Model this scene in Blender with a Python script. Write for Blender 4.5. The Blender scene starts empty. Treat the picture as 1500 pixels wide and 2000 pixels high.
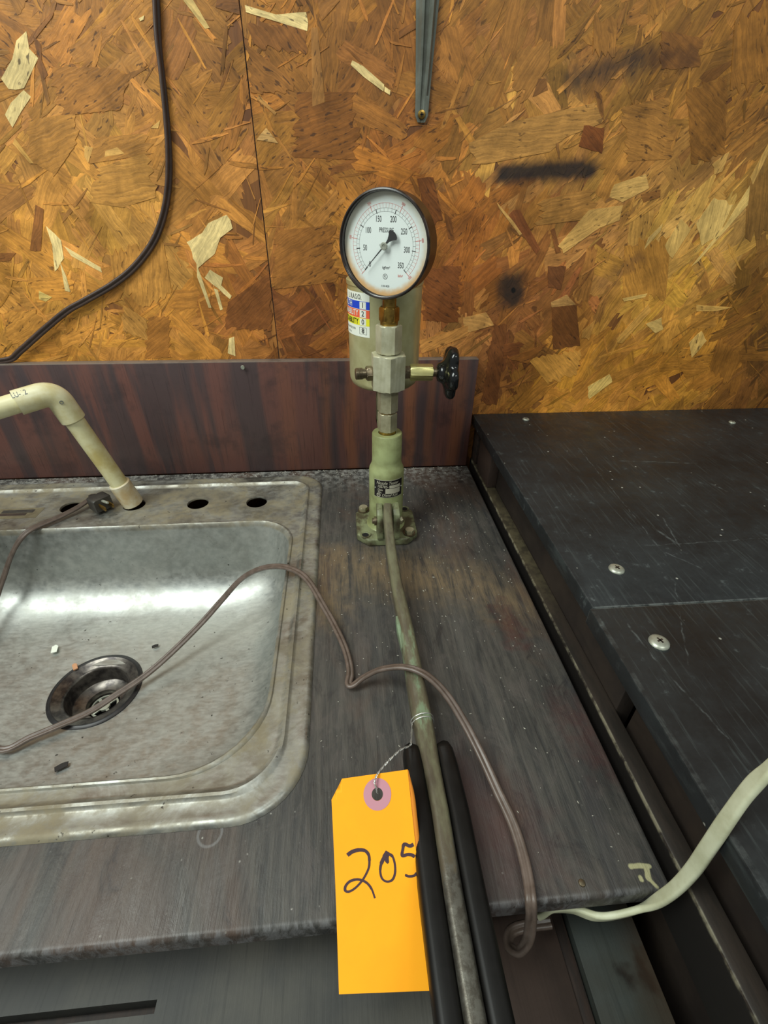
import bpy, bmesh, math, random
from mathutils import Vector, Matrix, geometry
random.seed(7)
sin, cos, pi, R = math.sin, math.cos, math.pi, math.radians
scene = bpy.context.scene
C = scene.collection

# ------------------------------------------------------------------ camera
# world: countertop surface is z = 0, X runs along the wall, Y runs into the wall, metres
FPX, CX, CY = 915.0, 750.0, 1000.0
CAM = Vector((0, 0, 0.4387))
cr = Vector((0.99649066, -0.08287312, 0.01176495))
cu = Vector((0.03657055, 0.55747749, 0.82938619))
cf = Vector((0.07529251, 0.82604534, -0.55855182))
cam_d = bpy.data.cameras.new('camera')
cam_d.sensor_fit = 'HORIZONTAL'; cam_d.sensor_width = 36.0
cam_d.lens = 36.0 * FPX / 1500.0
cam_d.clip_start = 0.01
cam = bpy.data.objects.new('camera', cam_d)
C.objects.link(cam)
cam.matrix_world = Matrix(((cr.x, cu.x, -cf.x, CAM.x), (cr.y, cu.y, -cf.y, CAM.y), (cr.z, cu.z, -cf.z, CAM.z), (0, 0, 0, 1)))
scene.camera = cam

# ------------------------------------------------------------------ light
world = bpy.data.worlds.new('world'); scene.world = world; world.use_nodes = True
bg = world.node_tree.nodes['Background']
bg.inputs[0].default_value = (0.93, 1.0, 0.95, 1); bg.inputs[1].default_value = 0.26
def area(name, loc, target, sx, sy, power, col):
    d = bpy.data.lights.new(name, 'AREA'); d.shape = 'RECTANGLE'; d.size = sx; d.size_y = sy
    d.energy = power; d.color = col
    o = bpy.data.objects.new(name, d); C.objects.link(o); o.location = loc
    o.rotation_euler = (Vector(target) - Vector(loc)).to_track_quat('-Z', 'Y').to_euler()
    return o
area('ceiling_tube_light', (-1.05, -0.15, 1.75), (0.0, 0.5, 0.1), 0.65, 1.6, 48, (0.93, 1.0, 0.94))
area('overhead_fill_light', (0.9, -0.9, 1.9), (0.3, 0.5, 0.1), 1.2, 0.3, 13, (0.95, 1.0, 0.94))  # unseen weak overhead lamp, added as fill for the main light
vs = scene.view_settings
vs.view_transform = 'Standard'; vs.look = 'None'; vs.gamma = 1; vs.use_curve_mapping = False
vs.exposure = 0.0

# ------------------------------------------------------------------ pixel helpers (photo 1500x2000)
def ray(x, y): return cf + cr * ((x - CX) / FPX) - cu * ((y - CY) / FPX)
def G(x, y, z=0.0):
    v = ray(x, y); return CAM + v * ((z - CAM.z) / v.z)
def GY(x, y, Y):
    v = ray(x, y); return CAM + v * (Y / v.y)
def GD(x, y, d): return CAM + ray(x, y) * d

# ------------------------------------------------------------------ materials
def lin(c):
    def f(u):
        u /= 255.0
        return u / 12.92 if u <= 0.04045 else ((u + 0.055) / 1.055) ** 2.4
    return (f(c[0]), f(c[1]), f(c[2]), 1.0)
class NT:
    def __init__(s, name):
        s.m = bpy.data.materials.new(name); s.m.use_nodes = True
        s.t = s.m.node_tree; s.b = s.t.nodes['Principled BSDF']
        s.pos = None; s.obj = None
    def n(s, typ, ins=None, **at):
        nd = s.t.nodes.new(typ)
        for k, v in at.items(): setattr(nd, k, v)
        for k, v in (ins or {}).items(): s.set(nd.inputs[k], v)
        return nd
    def set(s, sock, v):
        if isinstance(v, bpy.types.NodeSocket): s.t.links.new(v, sock)
        else: sock.default_value = v
    def P(s):
        if not s.pos: s.pos = s.n('ShaderNodeNewGeometry').outputs['Position']
        return s.pos
    def O(s):
        if not s.obj: s.obj = s.n('ShaderNodeTexCoord').outputs['Object']
        return s.obj
    def mp(s, vec, scale=(1, 1, 1), loc=(0, 0, 0), rot=(0, 0, 0)):
        return s.n('ShaderNodeMapping', {'Vector': vec, 'Scale': scale, 'Location': loc, 'Rotation': rot}).outputs[0]
    def noise(s, vec, sc, det=4, rough=.55, dist=0):
        return s.n('ShaderNodeTexNoise', {'Vector': vec, 'Scale': sc, 'Detail': det, 'Roughness': rough, 'Distortion': dist}).outputs[0]
    def rng(s, v, a, b, c=0, d=1, smooth=True):
        nd = s.n('ShaderNodeMapRange', {'Value': v, 'From Min': a, 'From Max': b, 'To Min': c, 'To Max': d})
        if smooth: nd.interpolation_type = 'SMOOTHSTEP'
        return nd.outputs[0]
    def mix(s, f, a, b, mode='MIX'):
        nd = s.n('ShaderNodeMix', data_type='RGBA', blend_type=mode, clamp_factor=True)
        s.set(nd.inputs[0], f); s.set(nd.inputs[6], a); s.set(nd.inputs[7], b)
        return nd.outputs[2]
    def ma(s, op, a, b=0.0, c=0.0):
        nd = s.n('ShaderNodeMath', operation=op)
        s.set(nd.inputs[0], a); s.set(nd.inputs[1], b)
        if op in ('MULTIPLY_ADD',): s.set(nd.inputs[2], c)
        return nd.outputs[0]
    def bump(s, h, st=.3, d=.001):
        s.t.links.new(s.n('ShaderNodeBump', {'Height': h, 'Strength': st, 'Distance': d}).outputs[0], s.b.inputs['Normal'])
    def out(s, col=None, rough=None, metal=None, spec=None):
        for k, v in (('Base Color', col), ('Roughness', rough), ('Metallic', metal), ('Specular IOR Level', spec)):
            if v is not None: s.set(s.b.inputs[k], v)
        return s.m
    def capsule(s, p, q, w, soft, wob=0.0):
        """mask around the segment p-q (world points), half width w"""
        p, q = Vector(p), Vector(q); d = q - p; L2 = max(d.length_squared, 1e-9)
        vec = s.P()
        if wob:
            nz = s.n('ShaderNodeTexNoise', {'Vector': s.P(), 'Scale': 70.0, 'Detail': 3.0}).outputs[1]
            o = s.n('ShaderNodeVectorMath', {0: nz, 1: (.5, .5, .5)}, operation='SUBTRACT').outputs[0]
            o = s.n('ShaderNodeVectorMath', {0: o, 'Scale': wob}, operation='SCALE').outputs[0]
            vec = s.n('ShaderNodeVectorMath', {0: vec, 1: o}, operation='ADD').outputs[0]
        pa = s.n('ShaderNodeVectorMath', {0: vec, 1: p}, operation='SUBTRACT').outputs[0]
        t = s.n('ShaderNodeVectorMath', {0: pa, 1: d / L2}, operation='DOT_PRODUCT').outputs[1]
        t = s.n('ShaderNodeClamp', {0: t}).outputs[0]
        pr = s.n('ShaderNodeVectorMath', {0: d, 'Scale': t}, operation='SCALE').outputs[0]
        dist = s.n('ShaderNodeVectorMath', {0: pa, 1: pr}, operation='DISTANCE').outputs[1]
        return s.rng(dist, w + soft, w - soft)

def simple(name, col, rough=.5, metal=0.0, var=None, vs_=40, vamt=.5, bumpst=0.0, stretch=(1, 1, 1), spec=.5, coord='O'):
    m = NT(name)
    c = lin(col)
    if var:
        v = m.mp(m.O() if coord == 'O' else m.P(), stretch)
        nz = m.noise(v, vs_, 5, .6)
        f = m.rng(nz, .5 - .25 * (1.2 - vamt), .5 + .25 * (1.2 - vamt))
        f = m.ma('MULTIPLY', f, min(1, vamt * 1.6))
        col_s = m.mix(f, c, lin(var))
        if bumpst: m.bump(m.noise(v, vs_ * 3, 4), bumpst, .0006)
    else: col_s = c
    return m.out(col_s, rough, metal, spec)

WALLY = 0.8215
def osb_stains(m, col):
    wp = lambda x, y: GY(x, y, WALLY)
    px = 1.0 / 1300
    k = lambda a, b, w, s, wob=.012: m.capsule(a, b, w * px, s * px, wob)
    blk = lin((34, 27, 26))
    f = k(wp(985, 338), wp(1150, 332), 16, 11)
    col = m.mix(m.ma('MULTIPLY', f, .95), col, blk)
    f = k(wp(940, 352), wp(985, 344), 8, 14)
    col = m.mix(m.ma('MULTIPLY', f, .6), col, blk)
    f = k(wp(1130, 152), wp(1240, 122), 19, 20, .03)
    col = m.mix(m.ma('MULTIPLY', f, .82), col, lin((54, 40, 33)))
    f = k(wp(1275, 112), wp(1345, 118), 12, 15, .03)
    col = m.mix(m.ma('MULTIPLY', f, .7), col, lin((70, 42, 24)))
    f = k(wp(999, 560), wp(1000, 575), 29, 17, .02)
    col = m.mix(m.ma('MULTIPLY', f, .92), col, lin((45, 34, 28)))
    f = k(wp(1245, 505), wp(1175, 555), 12, 14, .03)
    col = m.mix(m.ma('MULTIPLY', f, .45), col, lin((85, 55, 42)))
    f = k(wp(1002, 566), wp(1003, 568), 4.5, 1.5, 0)
    col = m.mix(f, col, (.004, .003, .003, 1))
    return col
def mat_strand():
    m = NT('osb_strand_wood')
    at = m.n('ShaderNodeAttribute', attribute_name='Col').outputs['Color']
    uv = m.n('ShaderNodeUVMap', uv_map='UVMap').outputs[0]
    wv = m.noise(m.P(), 30, 3, .6)
    uvw = m.n('ShaderNodeVectorMath', {0: uv, 1: m.n('ShaderNodeCombineXYZ', {1: m.ma('MULTIPLY', wv, .012)}).outputs[0]}, operation='ADD').outputs[0]
    g1 = m.noise(m.mp(uvw, (13, 300, 1)), 1, 5, .65, .3)
    g2 = m.noise(m.mp(uvw, (45, 900, 1)), 1, 2, .5)
    g3 = m.noise(m.P(), 11, 6, .68, .5)
    g4 = m.noise(m.P(), 55, 5, .7)
    v = m.ma('ADD', m.rng(g1, .28, .72, .74, 1.22), m.rng(g2, .3, .7, -.09, .10))
    v = m.ma('MULTIPLY', v, m.rng(g3, .3, .7, .66, 1.26))
    v = m.ma('MULTIPLY', v, m.rng(g4, .3, .7, .84, 1.14))
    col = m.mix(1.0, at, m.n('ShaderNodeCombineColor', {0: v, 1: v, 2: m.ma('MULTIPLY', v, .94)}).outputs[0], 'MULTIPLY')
    fl = m.noise(m.mp(uvw, (70, 210, 1)), 1, 2, .5)
    gate = m.rng(m.noise(m.P(), 8, 3, .6), .47, .60)
    col = m.mix(m.ma('MULTIPLY', m.rng(fl, .60, .68), m.ma('MULTIPLY_ADD', gate, .62, .12)), col, lin((50, 28, 14)))
    col = osb_stains(m, col)
    m.bump(m.ma('ADD', g1, m.ma('MULTIPLY', g4, .6)), .4, .0007)
    return m.out(col, m.rng(g3, .3, .7, .42, .62), 0, .4)
def mat_osb_base():
    m = NT('osb_board_wood')
    vor = m.n('ShaderNodeTexVoronoi', {'Vector': m.mp(m.P(), (1, 1, .55)), 'Scale': 42.0})
    g = m.noise(m.mp(m.P(), (220, 1, 16)), 1, 4, .6)
    cell = m.n('ShaderNodeSeparateColor', {0: vor.outputs['Color']}).outputs[0]
    col = m.mix(cell, lin((104, 60, 22)), lin((172, 112, 48)))
    col = m.mix(m.rng(g, .3, .7, 0, .5), col, lin((84, 48, 18)))
    col = osb_stains(m, col)
    m.bump(g, .3, .0006)
    return m.out(col, .55)
def mat_counter():
    m = NT('stained_plywood')
    p = m.P()
    gr = m.noise(m.mp(p, (120, 11, 60)), 1, 6, .7, .5)
    blot = m.noise(m.mp(p, (40, 22, 30)), 1, 6, .7, .6)
    fine = m.noise(m.mp(p, (620, 40, 200)), 1, 3, .6)
    big = m.noise(m.mp(p, (9, 4, 9)), 1, 4, .6, .6)
    big2 = m.noise(m.mp(p, (13, 3.2, 9), (3, 1, 0)), 1, 4, .6, .8)
    col = m.mix(m.rng(gr, .3, .7), lin((50, 50, 49)), lin((78, 75, 70)))
    col = m.mix(m.rng(big, .5, .66, 0, .75), col, lin((84, 66, 56)))
    col = m.mix(m.rng(blot, .48, .66, 0, .5), col, lin((86, 80, 76)))
    col = m.mix(m.rng(blot, .44, .32, 0, .6), col, lin((38, 35, 36)))
    # worn bare patches round the pump and along the sink
    k = lambda x1, y1, x2, y2, w, s: m.capsule(G(x1, y1), G(x2, y2), w, s, .06)
    wear = m.ma('MAXIMUM', k(655, 1090, 640, 1190, .02, .03), m.ma('MAXIMUM', k(720, 1110, 870, 1130, .03, .05), k(900, 1130, 1010, 1180, .02, .05)))
    wear = m.ma('MULTIPLY', wear, m.rng(gr, .3, .6))
    col = m.mix(m.ma('MULTIPLY', wear, .8), col, lin((124, 104, 76)))
    red = m.ma('MAXIMUM', k(985, 1190, 1010, 1250, .008, .018), m.ma('MAXIMUM', k(1120, 1390, 1180, 1480, .012, .03), k(900, 1560, 960, 1640, .03, .05)))
    col = m.mix(m.ma('MULTIPLY', red, .6), col, lin((78, 42, 40)))
    col = m.mix(m.rng(big2, .56, .72, 0, .55), col, lin((46, 45, 50)))
    col = m.mix(m.rng(fine, .58, .74, 0, .4), col, lin((38, 36, 38)))
    # grey dust swept against the backsplash
    dz = m.n('ShaderNodeSeparateXYZ', {0: p}).outputs[1]
    dn = m.noise(p, 90, 5, .7)
    dust = m.ma('MULTIPLY', m.rng(dz, .70, .80), m.rng(dn, .42, .62))
    col = m.mix(m.ma('MULTIPLY', dust, .7), col, lin((150, 148, 142)))
    # rubbed edge
    xyz = m.n('ShaderNodeSeparateXYZ', {0: p})
    ed = m.ma('MULTIPLY', m.rng(xyz.outputs[1], .1225, .1185), m.rng(gr, .42, .62))
    col = m.mix(m.ma('MULTIPLY', ed, .6), col, lin((112, 112, 114)))
    # ring scraped by a can, half under the sink rim
    rc_ = G(410, 1628)
    rd = m.n('ShaderNodeVectorMath', {0: m.n('ShaderNodeVectorMath', {0: p, 1: rc_}, operation='SUBTRACT').outputs[0]}, operation='LENGTH').outputs[1]
    rw = m.rng(m.ma('ABSOLUTE', m.ma('SUBTRACT', rd, .0095)), .0016, .0004)
    col = m.mix(m.ma('MULTIPLY', rw, .5), col, lin((120, 120, 120)))
    # paint dribbles at the corner
    for a, b, w in (((1232, 1692), (1268, 1692), .0016), ((1262, 1694), (1266, 1715), .0022), ((1266, 1715), (1288, 1738), .0014), ((1250, 1714), (1251, 1717), .0016)):
        col = m.mix(m.capsule(G(*a), G(*b), w, .0006, .004), col, lin((170, 166, 128)))
    sp = m.n('ShaderNodeTexVoronoi', {'Vector': p, 'Scale': 210.0, 'Randomness': 1.0})
    spc = m.n('ShaderNodeSeparateColor', {0: sp.outputs['Color']}).outputs[1]
    spot = m.ma('MULTIPLY', m.rng(sp.outputs['Distance'], .24, .10), m.ma('MULTIPLY', m.rng(spc, .90, .98), m.rng(dn, .45, .6)))
    col = m.mix(m.ma('MULTIPLY', spot, .75), col, lin((170, 168, 160)))
    m.bump(m.ma('ADD', m.ma('ADD', gr, blot), m.ma('MULTIPLY', fine, .5)), .5, .0013)
    return m.out(col, m.rng(big2, .35, .65, .42, .6), 0, .5)
def mat_backsplash():
    m = NT('streaked_red_wood')
    p = m.P()
    s1 = m.noise(m.mp(p, (17, 1, 1.6)), 1, 3, .55, .35)
    s2 = m.noise(m.mp(p, (42, 1, 3)), 1, 4, .6, .2)
    fine = m.noise(m.mp(p, (500, 1, 14)), 1, 4, .6)
    col = m.mix(m.rng(s1, .43, .56), lin((70, 55, 55)), lin((98, 64, 57)))
    col = m.mix(m.rng(s2, .55, .66, 0, .75), col, lin((64, 53, 55)))
    sx = m.n('ShaderNodeSeparateXYZ', {0: p}).outputs[0]
    wob = m.ma('MULTIPLY', m.ma('SUBTRACT', m.noise(m.mp(p, (20, 1, 6)), 1, 3), .5), .03)
    sx = m.ma('ADD', sx, wob)
    for x0, w, amt in ((-.035, .006, .35), (.013, .009, .5), (.118, .009, .6), (.158, .008, .4), (.205, .010, .45), (-.10, .012, .2)):
        d = m.ma('ABSOLUTE', m.ma('SUBTRACT', sx, x0))
        col = m.mix(m.rng(d, w + .008, w - .006, 0, amt), col, lin((138, 84, 52)))
    col = m.mix(m.rng(fine, .52, .75, 0, .5), col, lin((40, 27, 28)))
    zz = m.n('ShaderNodeSeparateXYZ', {0: p}).outputs[2]
    col = m.mix(m.rng(zz, .2060, .2074, 0, .8), col, lin((118, 108, 98)))
    blot = m.noise(p, 18, 5, .65)
    col = m.mix(m.rng(blot, .5, .7, 0, .5), col, lin((50, 40, 41)))
    m.bump(fine, .15, .0005)
    return m.out(col, .42, 0, .5)
def mat_black():
    m = NT('black_laminate')
    p = m.P()
    a = m.noise(p, 9, 6, .65); b = m.noise(m.mp(p, (300, 14, 60)), 1, 4, .6); d = m.noise(p, 60, 5, .7)
    col = m.mix(m.rng(a, .3, .7), lin((23, 24, 25)), lin((38, 42, 44)))
    col = m.mix(m.rng(b, .54, .7, 0, .5), col, lin((60, 66, 66)))
    col = m.mix(m.ma('MULTIPLY', m.rng(d, .58, .72), m.rng(a, .45, .6)), col, lin((74, 80, 80)))
    Z = .1
    scr = [((1130, 875), (1300, 1085), 1.0), ((1275, 1030), (1320, 1060), 2.6), ((1295, 1012), (1330, 1070), 1.4), ((1225, 1218), (1290, 1300), 1.3), ((1290, 1300), (1420, 1440), 1.0),
           ((1318, 1140), (1345, 1300), .8), ((1300, 1080), (1370, 1110), 1.5), ((1245, 1067), (1500, 1051), .8), ((1210, 900), (1360, 905), 1.5), ((1390, 945), (1420, 960), 2.0)]
    for q0, q1, w in scr:
        f = m.ma('MULTIPLY', m.capsule(G(*q0, Z), G(*q1, Z), w * .0006, .0007, .006), m.rng(d, .40, .58, .05, .55))
        col = m.mix(f, col, lin((92, 98, 98)))
    # chipped pale edges along the joint and the left edge
    sy = m.n('ShaderNodeSeparateXYZ', {0: p})
    f = m.ma('MULTIPLY', m.rng(m.ma('ABSOLUTE', m.ma('SUBTRACT', sy.outputs[1], .3160)), .0022, .0006), m.rng(d, .40, .55, .25, 1))
    col = m.mix(m.ma('MULTIPLY', f, .7), col, lin((110, 114, 112)))
    f = m.ma('MULTIPLY', m.rng(m.ma('ABSOLUTE', m.ma('SUBTRACT', sy.outputs[0], .2385)), .0030, .0022), m.rng(d, .38, .66))
    f = m.ma('MULTIPLY', f, m.rng(sy.outputs[2], .0975, .0992))
    col = m.mix(m.ma('MULTIPLY', f, .25), col, lin((92, 96, 94)))
    sp = m.n('ShaderNodeTexVoronoi', {'Vector': p, 'Scale': 85.0})
    spc = m.n('ShaderNodeSeparateColor', {0: sp.outputs['Color']}).outputs[1]
    spot = m.ma('MULTIPLY', m.rng(sp.outputs['Distance'], .14, .07), m.rng(spc, .88, .9))
    col = m.mix(m.ma('MULTIPLY', spot, .7), col, lin((175, 175, 165)))
    m.bump(b, .1, .0005)
    return m.out(col, m.rng(d, .3, .7, .36, .55), 0, .45)
def mat_steel():
    m = NT('grimy_stainless_steel')
    p = m.P()
    a = m.noise(p, 9, 6, .65, .4); b = m.noise(p, 45, 5, .7); s = m.noise(m.mp(p, (90, 240, 90)), 1, 4, .65)
    col = m.mix(m.rng(s, .3, .7), lin((168, 171, 168)), lin((186, 188, 184)))
    z = m.n('ShaderNodeSeparateXYZ', {0: p}).outputs[2]
    rim = m.rng(z, -.006, -.001)
    gf = m.ma('MULTIPLY', m.rng(a, .36, .62), m.rng(b, .34, .56, .45, 1))
    gf = m.ma('MULTIPLY', gf, m.ma('MULTIPLY_ADD', rim, .70, .18))
    grime = m.mix(m.rng(b, .4, .6), lin((112, 102, 78)), lin((134, 124, 98)))
    col = m.mix(gf, col, grime)
    sm2 = m.noise(m.mp(p, (14, 20, 14), (5, 2, 1)), 1, 6, .7, .8)
    col = m.mix(m.rng(sm2, .50, .70, 0, .28), col, lin((112, 112, 104)))
    col = m.mix(m.ma('MULTIPLY', rim, m.rng(sm2, .42, .58, .15, .5)), col, lin((112, 100, 76)))
    dk = m.rng(m.noise(p, 130, 3, .6), .69, .74)
    col = m.mix(m.ma('MULTIPLY', dk, .8), col, lin((40, 34, 28)))
    # black smudge round the sprayer hole
    sm = m.ma('MULTIPLY', m.capsule(G(455, 992), G(520, 1003), .010, .02, .05), m.rng(b, .4, .55))
    col = m.mix(m.ma('MULTIPLY', sm, .7), col, lin((48, 46, 46)))
    rough = m.ma('ADD', m.ma('ADD', m.rng(s, .3, .7, .42, .50), m.rng(b, .35, .65, -.04, .06)), m.ma('MULTIPLY', gf, .25))
    m.bump(m.noise(p, 16, 3, .5), .06, .004)
    return m.out(col, rough, m.ma('SUBTRACT', 1.0, m.ma('MULTIPLY', gf, .85)), .5)
def mat_lower(name, c1, c2, c3=None):
    m = NT(name); p = m.P()
    g = m.noise(m.mp(p, (260, 8, 60)), 1, 5, .65); a = m.noise(p, 12, 5, .6)
    col = m.mix(m.rng(a, .35, .65), lin(c1), lin(c2))
    col = m.mix(m.rng(g, .5, .72, 0, .5), col, lin(tuple(v * .6 for v in c1)))
    if c3:
        f = m.ma('MAXIMUM', m.capsule(G(1222, 1905, -.1), G(1232, 1915, -.1), .006, .004, .02), m.capsule(G(1252, 1878, -.1), G(1270, 1925, -.1), .006, .004, .02))
        col = m.mix(f, col, lin(c3))
        col = m.mix(m.ma('MULTIPLY', m.capsule((.243, .14, -.1), (.243, -.2, -.1), .012, .022, .02), .8), col, lin((66, 50, 36)))
    m.bump(g, .25, .0008)
    return m.out(col, .55, 0, .4)

M = {}
M['strand'] = mat_strand(); M['osb'] = mat_osb_base(); M['counter'] = mat_counter(); M['back'] = mat_backsplash()
M['black'] = mat_black(); M['steel'] = mat_steel()
M['lowdark'] = mat_lower('dark_stained_board', (54, 54, 52), (70, 68, 62))
M['lowred'] = mat_lower('red_brown_board', (72, 58, 51), (56, 46, 41))
M['lowgreen'] = mat_lower('grey_green_board', (68, 73, 70), (60, 60, 53), (34, 30, 26))
M['side'] = mat_lower('grimy_brown_board', (48, 40, 34), (36, 30, 27))
def mat_rail():
    m = NT('worn_rail_wood'); p = m.P(); xyz = m.n('ShaderNodeSeparateXYZ', {0: p})
    a = m.noise(m.mp(p, (60, 12, 30)), 1, 5, .65); b = m.noise(p, 70, 4, .65)
    col = m.mix(m.rng(a, .35, .65), lin((34, 30, 26)), lin((50, 42, 36)))
    col = m.mix(m.ma('MULTIPLY', m.rng(xyz.outputs[1], .36, .5), m.rng(b, .4, .6, .3, .8)), col, lin((86, 78, 58)))
    col = m.mix(m.rng(xyz.outputs[2], .0072, .0062), col, lin((22, 19, 17)))  # shade of the gap beside the counter, painted onto the rail's side faces
    e = m.ma('MULTIPLY', m.rng(xyz.outputs[0], .2474, .2462), m.rng(xyz.outputs[2], .004, .0075))
    col = m.mix(m.ma('MULTIPLY', e, m.rng(b, .38, .66, 0, .7)), col, lin((140, 134, 112)))
    m.bump(a, .3, .001)
    return m.out(col, .5)
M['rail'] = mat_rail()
M['darkwood'] = simple('dark_wood', (42, 34, 30), .6, 0, (62, 46, 38), 25, .6, .2, (6, 1, 6))
M['floor'] = simple('concrete_floor', (96, 94, 90), .8, 0, (74, 72, 70), 6, .6, .2)
M['green'] = simple('olive_green_enamel', (152, 160, 112), .38, 0, (116, 118, 76), 28, .55, .08)
M['reservoir'] = simple('pale_olive_lacquered_tin', (198, 194, 150), .28, .4, (168, 160, 112), 22, .5, .03)
M['greendirty'] = simple('dirty_green_enamel', (124, 130, 96), .45, 0, (70, 64, 46), 45, .65, .2)
def mat_lever():
    m = NT('chipped_green_enamel'); p = m.P(); y = m.n('ShaderNodeSeparateXYZ', {0: p}).outputs[1]
    a = m.noise(m.mp(p, (60, 16, 60)), 1, 5, .65); b = m.noise(p, 160, 4, .65)
    col = m.mix(m.rng(a, .38, .62), lin((102, 100, 78)), lin((80, 72, 58)))
    pg = m.ma('MULTIPLY', m.rng(a, .5, .4), m.ma('MULTIPLY', m.rng(y, .40, .33), m.rng(y, .20, .26)))
    col = m.mix(pg, col, lin((112, 128, 102)))
    bare = m.rng(m.ma('ADD', m.ma('ADD', y, m.ma('MULTIPLY', m.ma('SUBTRACT', a, .5), .16)), m.ma('MULTIPLY', m.ma('SUBTRACT', b, .5), .03)), .155, .135)
    steel = m.mix(m.rng(b, .4, .6), lin((112, 110, 102)), lin((90, 86, 78)))
    col = m.mix(bare, col, steel)
    m.bump(m.ma('ADD', a, b), .25, .0008)
    return m.out(col, .4, m.ma('MULTIPLY', bare, .75))
M['lever'] = mat_lever()
M['leverbright'] = simple('pale_green_enamel', (128, 150, 122), .4, 0, (98, 104, 82), 40, .5, .1)
M['barsteel'] = simple('worn_bar_steel', (108, 106, 98), .34, .75, (70, 66, 58), 70, .6, .2, (1, .25, 1))
M['nickel'] = simple('dull_nickel', (172, 166, 138), .42, .4, (138, 132, 102), 60, .5, .05)
M['nickel2'] = simple('plated_steel_block', (190, 188, 162), .45, .3, (160, 156, 126), 45, .5, .05)
M['brownsteel'] = simple('browned_steel', (138, 126, 104), .35, .85, (96, 84, 66), 60, .5)
M['brass'] = simple('brass', (176, 142, 70), .33, .9, (122, 94, 46), 70, .6, .1)
M['palebrass'] = simple('pale_brass', (206, 200, 140), .33, .85, (176, 168, 110), 70, .4)
M['bakelite'] = simple('black_bakelite', (16, 17, 18), .16, 0, None)
M['bezel'] = simple('black_enamel_bezel', (26, 23, 23), .28, 0, (52, 40, 34), 50, .5)
M['bezelrim'] = simple('worn_bezel_lip', (120, 108, 104), .3, .6, (44, 40, 40), 50, .7)
M['grip'] = simple('black_rubber_grip', (12, 11, 10), .42, 0, (20, 19, 18), 60, .5, spec=.28)
M['paper'] = simple('orange_card', (255, 170, 0), .75, 0, (254, 164, 0), 30, .5)
M['paper_fold'] = simple('orange_card_edge', (244, 150, 46), .8)
M['eyelet'] = simple('mauve_card_patch', (190, 134, 146), .8)
M['ink'] = simple('dark_marker_ink', (62, 38, 46), .6)
M['wire'] = simple('galvanised_wire', (196, 196, 192), .35, .7)
M['cord'] = simple('brown_cord_rubber', (102, 88, 80), .38, 0, (80, 67, 58), 90, .5)
M['wallcord'] = simple('dark_brown_cord_rubber', (72, 54, 46), .45, 0, (54, 42, 38), 60, .5)
M['plug'] = simple('dark_grey_plug_rubber', (48, 45, 42), .5, 0, (66, 62, 56), 90, .5)
M['whitecable'] = simple('cream_cable_sheath', (198, 200, 172), .5, 0, (172, 172, 140), 50, .5, .1)
M['pvc'] = simple('yellowed_pvc', (214, 208, 166), .38, 0, (178, 158, 92), 22, .55, .05)
M['pvcclean'] = simple('pvc_fitting', (216, 212, 178), .36, 0, (186, 172, 116), 26, .5, .05)
M['pvcend'] = simple('stained_pvc_coupling', (204, 198, 174), .45, 0, (172, 140, 86), 34, .5, .05)
M['zinc'] = simple('zinc_screw', (186, 190, 176), .4, .55, (150, 152, 138), 120, .5)
M['bracket'] = simple('grey_bracket_enamel', (110, 114, 106), .42, .3, (90, 90, 80), 40, .5)
M['white'] = simple('white_label_paper', (226, 230, 218), .6)
M['printblack'] = simple('black_print', (34, 34, 34), .6)
M['printgrey'] = simple('grey_print', (110, 112, 108), .6)
M['printred'] = simple('faded_red_print', (206, 118, 108), .6)
M['blue'] = simple('blue_print', (20, 66, 196), .55)
M['red'] = simple('orange_red_print', (232, 96, 58), .55)
M['yellow'] = simple('yellow_print', (232, 226, 40), .55)
M['plate'] = simple('black_nameplate', (28, 24, 26), .35, .2)
M['platetext'] = simple('silver_nameplate_print', (196, 192, 172), .4, .3)
M['drain'] = simple('dark_drain_steel', (112, 106, 100), .32, .8, (58, 54, 54), 60, .6, .1)
M['drainrim'] = simple('blackened_drain_rim', (24, 23, 25), .4, .2, (56, 52, 52), 90, .3)
M['oldlabel'] = simple('faded_foil_sticker', (128, 120, 96), .5, .2, (104, 94, 74), 60, .5)
M['crumb'] = simple('pale_crumbs', (190, 186, 172), .8)
M['chip'] = simple('dark_flakes', (34, 30, 28), .8)
M['splinter'] = simple('tan_splinter', (190, 140, 104), .7)
M['hole'] = simple('dark_void', (10, 9, 8), .9)
def mat_dial():
    m = NT('aged_dial_enamel')
    o = m.O()   # local: x right, y up in dial plane
    r = m.n('ShaderNodeVectorMath', {0: o}, operation='LENGTH').outputs[1]
    y = m.n('ShaderNodeSeparateXYZ', {0: o}).outputs[1]
    nz = m.noise(o, 120, 4, .6)
    ro = m.ma('ADD', r, m.ma('MULTIPLY', m.ma('SUBTRACT', nz, .5), .006))
    col = m.mix(m.rng(ro, .041, .049, 0, .6), lin((222, 230, 226)), lin((206, 196, 168)))
    rust = m.ma('MULTIPLY', m.rng(ro, .0425, .0500), m.rng(y, .010, -.034))
    col = m.mix(m.ma('MULTIPLY', rust, .85), col, lin((214, 160, 88)))
    return m.out(col, .55)
M['dial'] = mat_dial()
def mat_glass():
    m = NT('gauge_glass'); t = m.t
    tr = m.n('ShaderNodeBsdfTransparent'); gl = m.n('ShaderNodeBsdfGlossy', {'Roughness': .03})
    fr = m.n('ShaderNodeFresnel', {'IOR': 1.45})
    mx = m.n('ShaderNodeMixShader', {0: fr.outputs[0]})
    t.links.new(tr.outputs[0], mx.inputs[1]); t.links.new(gl.outputs[0], mx.inputs[2])
    t.links.new(mx.outputs[0], t.nodes['Material Output'].inputs['Surface'])
    return m.m
M['glass'] = mat_glass()

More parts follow.
